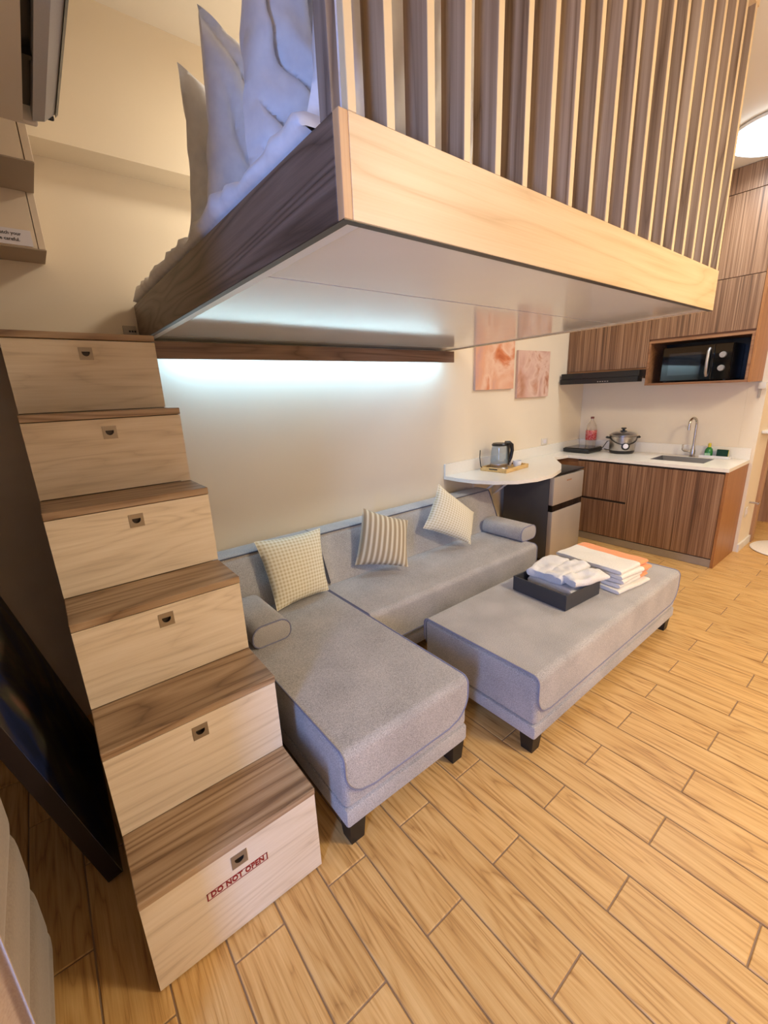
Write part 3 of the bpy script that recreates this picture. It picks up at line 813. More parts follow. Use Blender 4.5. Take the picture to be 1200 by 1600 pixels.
# three scatter cushions
tag(pillow('scatter_cushion', m_check, [(0.8569, -0.4248, 0.413), (1.1935, -0.3951, 0.413), (1.2529, -0.2466, 0.7427), (0.847, -0.2466, 0.7595)], 0.12, n=20), 'square cream gingham cushion on the chaise beside the stairs', 'cushion', 'scatter cushions')
tag(pillow('scatter_cushion', m_stripe, [(1.4298, -0.3278, 0.4782), (1.7126, -0.5033, 0.4353), (1.854, -0.3522, 0.681), (1.5371, -0.2888, 0.8175)], 0.13, n=20), 'tan striped cushion in the middle of the sofa', 'cushion', 'scatter cushions')
tag(pillow('scatter_cushion', m_check, [(2.0004, -0.3412, 0.5889), (2.3255, -0.4939, 0.4244), (2.4781, -0.3904, 0.6135), (2.1777, -0.3215, 0.8696)], 0.13, n=20), 'cream gingham cushion tilted on its corner near the far bolster', 'cushion', 'scatter cushions')

# ------------------------------------------------------------------ ottoman
OX0, OX1, OY0, OY1 = 1.405, 2.925, -0.968, -1.612
ot = thing('ottoman_bench', ((OX0 + OX1) / 2, (OY0 + OY1) / 2, 0), 'long grey upholstered bench ottoman with black feet and draped cover', 'ottoman')
MB().box(OX0, OX1, OY1, OY0, 0.085, 0.150, 0.012, 2).build('rail', m_grey, ot)
MB().box(OX0, OX1, OY1 + 0.002, OY0 - 0.002, 0.150, 0.384, 0.024, 3).build('body', m_grey, ot)
a_, b_ = OY0 - 0.002, OY1 + 0.002
path = [(a_ + 0.0005, 0.20)] + arc(a_ - 0.024, 0.3605, 0.0245, 0, 90) + arc(b_ + 0.024, 0.3605, 0.0245, 90, 180) + [(b_ - 0.0005, 0.20)]
make_cover(ot, OX0 + 0.004, OX1 - 0.004, path, 0.10, 0.006, both=True)
legs(ot, [(OX0 + 0.045, OY1 + 0.045), (OX1 - 0.045, OY1 + 0.045), (OX0 + 0.045, OY0 - 0.045), (OX1 - 0.045, OY0 - 0.045)], 0.086)
ZO = 0.3912

# storage tray with cloths
tr = thing('storage_tray', (2.13, -1.26, ZO), 'charcoal open tray box holding folded white cloths on the ottoman', 'tray')
Rt = Matrix.Translation((2.13, -1.26, 0)) @ Matrix.Rotation(math.radians(-4), 4, 'Z')
hw, hd, ht, wt = 0.155, 0.165, 0.088, 0.007
def tb(name, mat, *b):
    return MB().box(*b, 0.0015, 1, M=Rt).build(name, mat, tr, smooth=0)
tb('tray_base', m_boxtray, -hw + 0.006, hw - 0.006, -hd + 0.006, hd - 0.006, ZO, ZO + 0.012)
tb('tray_side', m_boxtray, -hw, hw, -hd, -hd + wt, ZO + 0.004, ZO + ht)
tb('tray_side', m_boxtray, -hw, hw, hd - wt, hd, ZO + 0.004, ZO + ht)
tb('tray_side', m_boxtray, -hw, -hw + wt, -hd + wt + 0.0003, hd - wt - 0.0003, ZO + 0.004, ZO + ht)
tb('tray_side', m_boxtray, hw - wt, hw, -hd + wt + 0.0003, hd - wt - 0.0003, ZO + 0.004, ZO + ht)
tb('tray_lining', m_boxin, -hw + wt + 0.001, hw - wt - 0.001, -hd + wt + 0.001, hd - wt - 0.001, ZO + 0.0125, ZO + 0.015)

def folded(name, mats, M, sx, sy, sz, seed, wr=0.006, stripe=None, nx=26, ny=20, sag=0.0, layers=1):
    """folded cloth: rounded slab with wavy top and layered front edges; stripe = (from, to) in v that takes material 1"""
    mb = MB(); nz = 12
    def pt(u, v, top):
        x = (u - 0.5) * sx; y = (v - 0.5) * sy
        q = Vector((u * 5 + seed, v * 4, seed * 2))
        return x, y
    ring = []
    # closed loop in v (cross section), extruded along u
    sec = []
    r = sz / 2
    for k in range(nz + 1): sec.append((-sy / 2 + r - r * math.sin(math.pi * k / nz), r - r * math.cos(math.pi * k / nz)))     # back rounded fold (bottom->top)
    for k in range(1, ny): sec.append((-sy / 2 + r + (sy - 2 * r) * k / ny, sz))
    for k in range(nz + 1): sec.append((sy / 2 - r + r * math.sin(math.pi * k / nz), r + r * math.cos(math.pi * k / nz)))
    for k in range(1, ny): sec.append((sy / 2 - r - (sy - 2 * r) * k / ny, 0.0))
    P = []
    for i in range(nx + 1):
        u = i / nx; x = (u - 0.5) * sx; row = []
        for y, z in sec:
            q = Vector((x * 11 + seed, y * 11, seed))
            f = z / sz
            ez = min(1.0, min(u, 1 - u) / 0.05)
            dz = wr * (mnoise.noise(q) + 0.6 * mnoise.noise(q * 2.1)) * f
            zz = (z - sz / 2) * (0.75 + 0.25 * ez) + sz / 2 + dz + sag * f * (abs(2 * u - 1) ** 2) * -1
            yy = y + wr * 0.8 * mnoise.noise(q + Vector((3, 3, 3)))
            xx = x + wr * 0.8 * mnoise.noise(Vector((y * 14, z * 60, seed + i * 0.01)))
            row.append(M @ Vector((xx, yy, max(zz, 0.0))))
        row.append(row[0]); P.append(row)
    V = mb.grid(P)
    for r_, fl_ in ((V[0], 0), (V[-1], 1)):
        f = mb.bm.faces.new(r_[:-1] if fl_ else r_[:-1][::-1])
    if stripe:
        bmi = mb.bm; inv = M.inverted()
        for f in bmi.faces:
            c = inv @ f.calc_center_median()
            vv = c.y / sy + 0.5; uu = c.x / sx + 0.5
            if stripe(uu, vv, c.z / sz): f.material_index = 1
    return mb.build(name, mats, None, smooth=60, weld=0.0002, recalc=True)
m_orange = fabric('orange_terry', srgb(240, 146, 88), srgb(250, 170, 112), scale=260, bump=0.9)
# stack of folded towels with orange borders, to the right of the tray
zt = ZO
tl = ['bottom', 'second from bottom', 'third from bottom', 'fourth from bottom', 'top']
for k in range(5):
    h = 0.026 if k < 4 else 0.024
    M = Matrix.Translation((2.512 + 0.008 * (k % 2), -1.335 + 0.008 * ((k * 2) % 3), zt)) @ Matrix.Rotation(math.radians(-8 + 3 * (k % 3)), 4, 'Z')
    def stp(u, v, f, kk=k): return (u > 0.70) if kk == 4 else (u > 0.72 and kk in (1, 2, 3))
    o = folded('folded_towel', [m_towelw, m_orange], M, 0.30 - 0.004 * k, 0.40, h, 3.1 * k, 0.004, stp)
    tag(o, '%s white terry towel with orange band in the pile on the ottoman' % tl[k] if k >= 1 else '%s plain white terry towel in the pile on the ottoman' % tl[k], 'towel', 'folded towels on the ottoman')
    zt += h + 0.001
# cloths in the tray, spilling over its right rim
cl = [('lowest folded white cloth lying inside the charcoal tray', (2.17, -1.26, ZO + 0.0155), 0.19, 0.28, 0.060, -4, 0, 0.004),
      ('cloth heaped at the back of the charcoal tray', (2.205, -1.165, ZO + 0.082), 0.255, 0.13, 0.046, 4, -4, 0.014),
      ('cloth heaped across the middle of the charcoal tray', (2.20, -1.285, ZO + 0.082), 0.265, 0.115, 0.054, -6, -3, 0.016),
      ('crumpled cloth hanging over the near rim of the charcoal tray', (2.19, -1.395, ZO + 0.0895), 0.25, 0.10, 0.046, -14, 2, 0.018)]
for k, (lb, p, sx, sy, sz, rz, ry, wr) in enumerate(cl):
    M = Matrix.Translation(p) @ Matrix.Rotation(math.radians(rz), 4, 'Z') @ Matrix.Rotation(math.radians(ry), 4, 'Y')
    tag(folded('folded_cloth', [m_cloth], M, sx, sy, sz, 21.0 + 5 * k, wr, nx=40), lb, 'cloth', 'folded cloths in the tray')

# ------------------------------------------------------------------ kitchen
KF, KC = 4.15, 0.828
ct = 0.028
# base units: drawer unit + sink unit as separate cabinets
du = thing('drawer_unit', (KF, -0.56, 0), 'dark striped two-drawer base cabinet beside the fridge', 'cabinet')
MB().box(KF + 0.021, XK - 0.003, -0.775, -0.004, 0.07, KC - ct - 0.002).build('carcass', m_niche, du, smooth=0)
MB().box(KF, KF + 0.02, -0.772, -0.30, 0.436, KC - ct - 0.020, 0.001).build('drawer', m_zebra, du, smooth=0)
MB().box(KF, KF + 0.02, -0.772, -0.30, 0.078, 0.416, 0.001).build('drawer', m_zebra, du, smooth=0)
MB().box(KF + 0.008, KF + 0.02, -0.772, -0.30, 0.4165, 0.4355).build('grip_channel', m_pulldark, du, smooth=0)
MB().box(KF + 0.012, KF + 0.02, -0.772, -0.30, KC - ct - 0.0195, KC - ct - 0.002).build('grip_channel', m_pulldark, du, smooth=0)
su = thing('sink_unit', (KF, -1.12, 0), 'dark striped sink base cabinet with plain wide door', 'cabinet')
MB().box(KF + 0.021, XK - 0.003, -1.475, -0.779, 0.07, KC - ct - 0.09).box(KF + 0.021, KF + 0.04, -1.475, -0.779, KC - ct - 0.09, KC - ct - 0.002).build('carcass', m_niche, su, smooth=0)
MB().box(KF, KF + 0.02, -1.474, -0.776, 0.078, KC - ct - 0.020, 0.001).build('door', m_zebra, su, smooth=0)
MB().box(KF + 0.012, KF + 0.02, -1.474, -0.776, KC - ct - 0.0195, KC - ct - 0.002).build('grip_channel', m_pulldark, su, smooth=0)
MB().box(KF - 0.001, XK - 0.003, -1.497, -1.4765, 0.0, KC - ct - 0.002, 0.001).build('side_panel', m_side, su, smooth=0)
tk = MB().box(KF + 0.006, KF + 0.018, -1.4755, -0.20, 0.002, 0.069).build('toe_kick', m_alu, smooth=0)
tag(tk, 'brushed aluminium toe kick strip under the kitchen base cabinets', 'toe kick')

# worktop with sink cut-out, returning along the back wall into a rounded peninsula
wk = thing('worktop', (4.4, -0.75, KC - ct), 'white stone kitchen worktop with rounded breakfast ledge along the wall', 'worktop')
SKX0, SKX1, SKY0, SKY1 = 4.30, 4.60, -1.285, -0.875
mb = MB()
for b in ((KF - 0.018, SKX0, -1.500, -0.20), (SKX1, XK - 0.001, -1.500, -0.20), (SKX0, SKX1, -1.500, SKY0), (SKX0, SKX1, SKY1, -0.20)):
    mb.box(b[0], b[1], b[2], b[3], KC - ct, KC)
# return + D-shaped peninsula outline
pen = [(XK - 0.001, -0.002), (XK - 0.001, -0.2), (KF - 0.018, -0.2), (4.02, -0.19), (3.93, -0.17)]
ctrl = [(3.93, -0.17), (3.80, -0.27), (3.62, -0.42), (3.40, -0.545), (3.15, -0.615), (2.95, -0.61), (2.78, -0.55), (2.66, -0.44), (2.59, -0.30), (2.565, -0.15), (2.565, -0.002)]
pen += ctrl[1:]
mb.prism(pen, lambda a, b: (a, b, KC - ct), lambda a, b: (a, b, KC))
mb.build('worktop_slab', m_counter, wk, smooth=35)
mb = MB().box(XK - 0.016, XK - 0.001, -1.499, -0.018, KC + 0.0003, KC + 0.095).box(2.567, XK - 0.001, -0.017, -0.002, KC + 0.0003, KC + 0.095)
mb.build('upstand', m_counter, wk, smooth=0)
for x in (2.93, 3.20):
    MB().tube([(x, -0.006, 0.56), (x, -0.30, KC - ct - 0.004)], 0.009, 8).box(x - 0.012, x + 0.012, -0.006, -0.002, 0.5, KC - ct).box(x - 0.012, x + 0.012, -0.36, -0.004, KC - ct - 0.006, KC - ct - 0.0005).build('bracket', m_trimw, wk)
# sink
sk = thing('kitchen_sink', (4.45, -1.08, KC - 0.15), 'stainless steel sink bowl set into the worktop', 'sink')
mb = MB(); x0, x1, y0, y1 = SKX0 + 0.001, SKX1 - 0.001, SKY0 + 0.001, SKY1 - 0.001
t = bmesh.new(); zb = KC - 0.085
o_ = [(x0, y0), (x1, y0), (x1, y1), (x0, y1)]; i_ = [(x0 + 0.03, y0 + 0.03), (x1 - 0.03, y0 + 0.03), (x1 - 0.03, y1 - 0.03), (x0 + 0.03, y1 - 0.03)]
vt = [t.verts.new((a, b, KC - 0.002)) for a, b in o_]; vb = [t.verts.new((a, b, zb)) for a, b in i_]
for q in range(4): t.faces.new((vt[q], vt[(q + 1) % 4], vb[(q + 1) % 4], vb[q]))
t.faces.new(vb); mb._merge(t); mb.build('bowl', plain('brushed_sink_steel', srgb(112, 112, 116), 0.4, metal=0.8), sk, smooth=0)
MB().lathe([(0.0, 0.003), (0.025, 0.003), (0.03, 0.0)], (4.45, -1.08, zb + 0.0004), 20).build('drain', m_chrome, sk)
# faucet
fc = thing('kitchen_faucet', (4.64, -1.10, KC), 'tall curved satin steel faucet behind the sink', 'faucet')
mb = MB().lathe([(0.0, 0.0), (0.026, 0.0), (0.026, 0.006), (0.02, 0.012), (0.02, 0.05), (0.016, 0.07), (0.012, 0.10), (0, 0.10)], (4.64, -1.10, KC + 0.0005), 20); mb.build('faucet_base', m_chrome, fc)
pth = [(4.64, -1.10, KC + 0.09), (4.64, -1.10, KC + 0.27)] + [(4.64 - 0.05 + 0.05 * math.cos(math.radians(a)), -1.10 + 0.25 * (0.05 - 0.05 * math.cos(math.radians(a))), KC + 0.29 + 0.055 * math.sin(math.radians(a))) for a in range(0, 181, 15)] + [(4.54, -1.076, KC + 0.245)]
MB().tube(pth, 0.0105, 10).build('spout', m_chrome, fc)
MB().tube([(4.64, -1.10, KC + 0.045), (4.635, -1.035, KC + 0.048), (4.632, -1.022, KC + 0.06), (4.632, -1.02, KC + 0.105)], 0.008, 8).build('lever', m_chrome, fc)
# soap dish
sd = thing('sponge_tray', (4.665, -1.265, KC), 'white sink caddy tray behind the faucet', 'tray')
MB().box(4.63, 4.695, -1.375, -1.155, KC + 0.0005, KC + 0.006).box(4.63, 4.634, -1.375, -1.155, KC + 0.006, KC + 0.022).box(4.691, 4.695, -1.375, -1.155, KC + 0.006, KC + 0.022).box(4.634, 4.691, -1.375, -1.371, KC + 0.006, KC + 0.022).box(4.634, 4.691, -1.159, -1.155, KC + 0.006, KC + 0.022).build('caddy', m_ceramic, sd, smooth=0)
sb = thing('soap_bottle', (4.662, -1.215, KC + 0.0065), 'green dish soap bottle with yellow cap in the sink caddy', 'bottle')
MB().lathe([(0, 0), (0.026, 0), (0.03, 0.01), (0.03, 0.045), (0.024, 0.07), (0.012, 0.085), (0, 0.085)], (4.662, -1.215, KC + 0.0068), 20).build('bottle_body', plain('green_soap', srgb(40, 130, 60), 0.25), sb)
MB().box(4.6315, 4.633, -1.236, -1.194, KC + 0.016, KC + 0.042).build('bottle_label', plain('soap_label', srgb(160, 206, 170), 0.5), sb, smooth=0)
MB().lathe([(0, 0), (0.012, 0), (0.012, 0.03), (0.008, 0.034), (0, 0.034)], (4.662, -1.215, KC + 0.092), 14).build('cap', plain('yellow_cap', srgb(214, 196, 60), 0.4), sb)
sg = thing('scrub_sponge', (4.662, -1.315, KC + 0.0065), 'yellow sponge with dark green scouring face leaning in the caddy', 'sponge')
Ms = Matrix.Translation((4.662, -1.315, KC + 0.012)) @ Matrix.Rotation(math.radians(8), 4, 'Y')
MB().box(0.0, 0.018, -0.04, 0.042, 0.0, 0.065, 0.003, M=Ms).build('foam', plain('yellow_foam', srgb(216, 206, 70), 0.9), sg)
MB().box(-0.006, -0.0002, -0.04, 0.042, 0.0, 0.065, 0.001, M=Ms).build('scouring_face', plain('green_scour', srgb(24, 62, 50), 0.95), sg)

# induction hob, rice cooker, bottle
ih = thing('induction_cooker', (4.46, -0.19, KC), 'flat black portable induction cooker on the worktop corner', 'cooker')
MB().box(4.29, 4.58, -0.325, -0.055, KC + 0.006, KC + 0.045, 0.008, 2).build('housing', m_black, ih)
MB().box(4.305, 4.57, -0.315, -0.065, KC + 0.0453, KC + 0.050, 0.002).build('glass_top', m_blackgloss, ih, smooth=0)
for a in ((4.34, -0.30), (4.57, -0.30), (4.34, -0.08), (4.57, -0.08)):
    MB().cyl((a[0], a[1], KC + 0.0003), (a[0], a[1], KC + 0.0058), 0.012, n=12).build('foot', m_black, ih)
MB().tube([(4.59, -0.32, KC + 0.03), (4.60, -0.36, KC + 0.10), (4.60, -0.40, KC + 0.105), (4.62, -0.42, KC + 0.02), (4.63, -0.36, KC + 0.008), (4.68, -0.30, KC + 0.008)], 0.004, 6).build('cord', m_black, ih)
rc = thing('rice_cooker', (4.545, -0.525, KC), 'stainless steel rice cooker with black base and lid knob', 'rice cooker')
c = (4.545, -0.53, KC + 0.0005)
MB().lathe([(0, 0), (0.095, 0), (0.108, 0.01), (0.112, 0.03), (0, 0.03)], c, 40).build('base', m_black, rc)
MB().lathe([(0.11, 0.0305), (0.113, 0.04), (0.118, 0.165), (0.112, 0.17), (0, 0.17)], c, 40).build('pot_body', m_steel, rc)
MB().lathe([(0.122, 0.1705), (0.122, 0.178), (0.10, 0.198), (0.05, 0.21), (0, 0.212)], c, 40).build('lid', m_steel, rc)
MB().lathe([(0.03, 0.2105), (0.03, 0.217), (0.012, 0.22), (0.012, 0.232), (0.024, 0.236), (0.022, 0.246), (0, 0.247)], c, 20).build('knob', m_black, rc)
dx, dy = -0.80, -0.60
for sgn in (1, -1):
    tx, ty = -dy * sgn, dx * sgn
    MB().tube([(c[0] + tx * 0.112, c[1] + ty * 0.112, c[2] + 0.15), (c[0] + tx * 0.145, c[1] + ty * 0.145, c[2] + 0.156), (c[0] + tx * 0.15, c[1] + ty * 0.15, c[2] + 0.148)], 0.011, 8).build('handle', m_black, rc)
Mp = Matrix.Translation((c[0] + dx * 0.118, c[1] + dy * 0.118, c[2] + 0.075)) @ Matrix.Rotation(math.atan2(dy, dx), 4, 'Z') @ Matrix.Rotation(math.pi / 2, 4, 'Y')
MB().lathe([(0, 0), (0.036, 0), (0.036, 0.006), (0.03, 0.009), (0, 0.009)], (0, 0, -0.003), 24, M=Mp).build('control_panel', m_black, rc)
MB().lathe([(0, 0), (0.024, 0), (0.022, 0.003), (0, 0.003)], (-0.004, 0, 0.0062), 20, M=Mp).build('switch_plate', m_paper, rc)
arcp = []
for q in range(15):
    a = math.atan2(dy, dx) + math.radians(-80 + 160 * q / 14)
    arcp.append((c[0] + 0.121 * math.cos(a), c[1] + 0.121 * math.sin(a), c[2] + 0.148 - 0.055 * math.cos((q - 7) / 7 * math.pi / 2)))
MB().tube(arcp, 0.0035, 6).build('cord', m_black, rc)
pb = thing('water_bottle', (4.63, -0.17, KC), 'large clear plastic bottle with red label behind the induction cooker', 'bottle')
c = (4.643, -0.165, KC + 0.0005)
MB().lathe([(0, 0), (0.046, 0), (0.052, 0.01), (0.05, 0.06), (0.053, 0.10), (0.053, 0.20), (0.045, 0.25), (0.02, 0.295), (0.015, 0.30), (0.015, 0.318), (0, 0.318)], c, 28).build('bottle_body', m_pet, pb)
MB().lathe([(0.0535, 0.10), (0.0545, 0.102), (0.0545, 0.198), (0.0535, 0.2)], c, 28).build('bottle_label', artmat('red_bottle_label', [(0.3, srgb(150, 20, 30)), (0.5, srgb(196, 36, 44)), (0.62, srgb(226, 180, 170))], 30, 0.7), pb)
MB().lathe([(0, 0.3185), (0.017, 0.3185), (0.017, 0.338), (0, 0.338)], c, 16).build('cap', plain('pale_cap', srgb(120, 60, 50), 0.5), pb)

# fridge
FX0, FX1, FYF, FZ = 3.305, 3.79, -0.545, 0.778
fr = thing('mini_fridge', (3.55, -0.3, 0), 'two-door silver mini fridge with dark grey sides under the ledge', 'fridge')
MB().box(FX0, FX1, FYF + 0.045, -0.05, 0.03, FZ, 0.004, 2).build('body', m_fridge_body, fr)
MB().box(FX0 + 0.02, FX1 - 0.02, FYF + 0.06, -0.06, 0.0, 0.0295).build('plinth', m_black, fr, smooth=0)
MB().box(FX0, FX1, FYF, FYF + 0.043, 0.525, FZ - 0.012, 0.006, 2).build('freezer_door', m_fridge_door, fr)
MB().box(FX0, FX1, FYF, FYF + 0.043, 0.035, 0.470, 0.006, 2).build('fridge_door', m_fridge_door, fr)
MB().box(FX0 + 0.001, FX1 - 0.001, FYF + 0.006, FYF + 0.043, 0.4705, 0.5245).build('handle_recess', m_blackgloss, fr, smooth=0)
MB().box(FX0, FX1, FYF + 0.0, -0.05, FZ + 0.0003, FZ + 0.016, 0.004, 2).build('top_cap', m_black, fr)
mb = MB(); 
for q in range(5): mb.box(FX0 + 0.20 + q * 0.016, FX0 + 0.212 + q * 0.016, FYF - 0.001, FYF - 0.0001, 0.71, 0.722)
mb.build('badge', plain('copper_badge', srgb(170, 120, 80), 0.4), fr, smooth=0)

# upper cabinets, hood, microwave
UF, UZ = 4.356, 1.465
YD, YE = -0.740, -1.462
def cabinet(name, label, y0, y1, z0, z1, doors, back=XK - 0.003):
    t = thing(name, (UF, (y0 + y1) / 2, z0), label, 'cabinet', 'upper kitchen cabinets')
    MB().box(UF + 0.0195, back, y0, y1, z0, z1).build('carcass', m_niche, t, smooth=0)
    for a, b in zip(doors, doors[1:]):
        MB().box(UF, UF + 0.019, b + 0.0012, a - 0.0012, z0 + 0.0015, z1 - 0.0015, 0.0008).build('door', m_zebra, t, smooth=0)
    return t
hc = cabinet('wall_cabinet', 'upper striped cabinet pair directly over the black hood', YD + 0.001, -0.003, 1.618, 2.222, [-0.003, -0.371, YD + 0.001])
MB().box(UF + 0.004, UF + 0.019, YD + 0.002, -0.004, 1.604, 1.617).build('bottom_lip', m_niche, hc, smooth=0)
nc = thing('microwave_cabinet', (UF, -1.1, UZ), 'striped wall cabinet with open niche around the microwave', 'cabinet', 'upper kitchen cabinets')
MB().box(UF - 0.001, XK - 0.003, YE, YD - 0.001, UZ, UZ + 0.018).build('niche_floor', m_niche, nc, smooth=0)
MB().box(UF - 0.001, XK - 0.003, YE, YD - 0.001, 1.812, 1.83).build('niche_top', m_niche, nc, smooth=0)
MB().box(UF - 0.001, XK - 0.003, YD - 0.019, YD - 0.001, UZ + 0.0182, 1.8118).build('niche_side', m_niche, nc, smooth=0)
MB().box(UF - 0.001, XK - 0.003, YE, YE + 0.018, UZ + 0.0182, 1.8118).build('niche_side', m_niche, nc, smooth=0)
MB().box(XK - 0.012, XK - 0.003, YE + 0.019, YD - 0.020, UZ + 0.0182, 1.8118).build('niche_back', m_black, nc, smooth=0)
MB().box(UF + 0.0195, XK - 0.003, YE, YD - 0.001, 1.8305, 2.222).build('carcass', m_niche, nc, smooth=0)
MB().box(UF, UF + 0.019, YE + 0.001, YD - 0.002, 1.846, 2.2205, 0.0008).build('door', m_zebra, nc, smooth=0)
cabinet('wall_cabinet', 'striped cabinet in the second row left, above the hood cabinets', YD + 0.001, -0.155, 2.2235, 2.78, [-0.155, YD + 0.001])
cabinet('wall_cabinet', 'striped cabinet in the second row right, above the microwave cabinet', YE, YD - 0.001, 2.2235, 2.78, [YD - 0.001, YE])
cabinet('wall_cabinet', 'striped top filler panel left, just under the ceiling', YD + 0.001, -0.155, 2.7815, ZC - 0.002, [-0.155, YD + 0.001])
cabinet('wall_cabinet', 'striped top filler panel right, just under the ceiling', YE, YD - 0.001, 2.7815, ZC - 0.002, [YD - 0.001, YE])
tag(MB().box(UF - 0.001, XK - 0.003, YE - 0.0195, YE - 0.001, UZ, ZC - 0.002, 0.001).build('cabinet_side_panel', m_side, smooth=0), 'tall orange-brown end panel closing the upper kitchen cabinets', 'panel')
hd_ = thing('range_hood', (4.3, -0.4, 1.5), 'slim black range hood under the upper cabinet', 'range hood')
MB().box(4.225, XK - 0.003, YD + 0.003, -0.02, 1.548, 1.602, 0.002).build('hood_body', m_black, hd_, smooth=0)
mb = MB(); mb.prism([(4.21, 1.502), (4.30, 1.502), (4.30, 1.5475), (4.21, 1.5475)], lambda a, b: (a, YD + 0.003, b), lambda a, b: (a, -0.02, b)); mb.build('hood_visor', m_black, hd_, smooth=0)
MB().box(4.31, XK - 0.01, YD + 0.01, -0.03, 1.53, 1.547).build('filter', m_steel, hd_, smooth=0)
for q in range(5):
    MB().box(4.2085, 4.2098, -0.40 - q * 0.022, -0.388 - q * 0.022, 1.513, 1.520).build('button', m_alu, hd_, smooth=0)
mw = thing('microwave_oven', (4.5, -1.1, UZ + 0.019), 'black microwave oven with silver handle inside the cabinet niche', 'microwave')
MZ0, MZ1, MX, MY0, MY1 = UZ + 0.03, 1.765, 4.385, -1.335, -0.85
MB().box(MX + 0.0185, 4.69, MY0, MY1, MZ0, MZ1, 0.003).build('body', m_black, mw, smooth=0)
for a in ((4.42, -1.30), (4.42, -0.88), (4.66, -1.30), (4.66, -0.88)):
    MB().cyl((a[0], a[1], UZ + 0.0183), (a[0], a[1], MZ0), 0.012, n=10).build('foot', m_black, mw)
dd = MB().box(MX, MX + 0.018, -1.215, MY1, MZ0, MZ1, 0.003).build('door', m_blackgloss, mw, smooth=0)
MB().box(MX - 0.0008, MX - 0.0001, -1.13, -0.90, MZ0 + 0.045, MZ1 - 0.05).build('door_window', plain('microwave_window', srgb(26, 34, 42), 0.03, spec=0.9), dd, smooth=0)
MB().tube([(MX - 0.002, -1.185, MZ0 + 0.03), (MX - 0.026, -1.185, MZ0 + 0.05), (MX - 0.034, -1.185, (MZ0 + MZ1) / 2), (MX - 0.026, -1.185, MZ1 - 0.05), (MX - 0.002, -1.185, MZ1 - 0.03)], 0.011, 10).build('handle', m_alu, dd)
MB().box(MX + 0.001, MX + 0.018, MY0, -1.218, MZ0, MZ1, 0.003).build('control_panel', m_blackgloss, mw, smooth=0)
for z in (MZ0 + 0.085, MZ0 + 0.185):
    MB().cyl((MX + 0.0005, -1.277, z), (MX - 0.018, -1.277, z), 0.024, 0.021, 24).build('dial', m_alu, mw)

# ------------------------------------------------------------------ artworks
def art(label, x0, x1, z0, z1, mat):
    t = thing('canvas_print', ((x0 + x1) / 2, -0.014, z0), label, 'artwork', 'canvas prints by the kitchen')
    MB().box(x0, x1, -0.022, -0.002, z0, z1, 0.001).build('stretcher', plain('canvas_edge_%d' % len(MATS), srgb(196, 164, 150), 0.6), t, smooth=0)
    MB().box(x0, x1, -0.0245, -0.0222, z0, z1).build('print', mat, t, smooth=0)
art('orange petal canvas print hanging left of the pair', 2.915, 3.43, 1.487, 2.0, m_art1)
art('pinkish brown petal canvas print hanging lower right of the pair', 3.49, 3.995, 1.402, 1.81, m_art2)
oc = thing('wall_outlet', (4.016, -0.002, 0.93), 'cream outlet plate on the wall above the breakfast ledge', 'outlet')
MB().box(3.965, 4.065, -0.009, -0.001, 0.93, 0.995, 0.003, 2).build('plate', m_outlet, oc)
MB().box(3.99, 4.04, -0.0105, -0.0092, 0.945, 0.98, 0.0005).build('socket_face', m_paper, oc, smooth=0)

# ------------------------------------------------------------------ tea tray with kettle and cups
Rk = Matrix.Translation((3.12, -0.185, 0)) @ Matrix.Rotation(math.radians(5), 4, 'Z')
tt = thing('tea_tray', (3.12, -0.185, KC), 'bamboo serving tray on the white ledge', 'tray')
def tbx(name, mat, *b): return MB().box(*b, 0.002, 1, M=Rk).build(name, mat, tt, smooth=0)
TX, TY = 0.178, 0.125
tbx('tray_base', m_bamboo, -TX, TX, -TY, TY, KC + 0.0005, KC + 0.009)
tbx('tray_rim', m_bamboo, -TX, TX, -TY, -TY + 0.011, KC + 0.0093, KC + 0.034)
tbx('tray_rim', m_bamboo, -TX, TX, TY - 0.011, TY, KC + 0.0093, KC + 0.034)
tbx('tray_rim', m_bamboo, -TX, -TX + 0.011, -TY + 0.0113, TY - 0.0113, KC + 0.0093, KC + 0.034)
tbx('tray_rim', m_bamboo, TX - 0.011, TX, -TY + 0.0113, TY - 0.0113, KC + 0.0093, KC + 0.034)
tbx('handle_slot', m_black, -TX - 0.0008, -TX - 0.0001, -0.04, 0.04, KC + 0.017, KC + 0.027)
tbx('handle_slot', m_black, TX - 0.0118, TX - 0.0111, -0.04, 0.04, KC + 0.017, KC + 0.027)
kt = thing('electric_kettle', (3.06, -0.165, KC + 0.0095), 'glass electric kettle with black lid and handle on the bamboo tray', 'kettle')
c = (3.06, -0.17, KC + 0.0095)
MB().lathe([(0, 0), (0.075, 0), (0.078, 0.006), (0.07, 0.018), (0, 0.018)], c, 36).build('power_base', m_steel, kt)
MB().lathe([(0, 0.019), (0.07, 0.019), (0.073, 0.025), (0.072, 0.05), (0, 0.05)], c, 36).build('heating_collar', m_steel, kt)
MB().lathe([(0.0715, 0.0505), (0.073, 0.07), (0.068, 0.15), (0.06, 0.195), (0.057, 0.195), (0.065, 0.15), (0.07, 0.07), (0.0685, 0.0505)], c, 36).build('glass_jug', m_glass, kt)
MB().lathe([(0.062, 0.1955), (0.064, 0.205), (0.055, 0.216), (0, 0.220)], c, 36).build('lid', m_black, kt)
ha = math.radians(-30)
hx, hy = math.cos(ha), math.sin(ha)
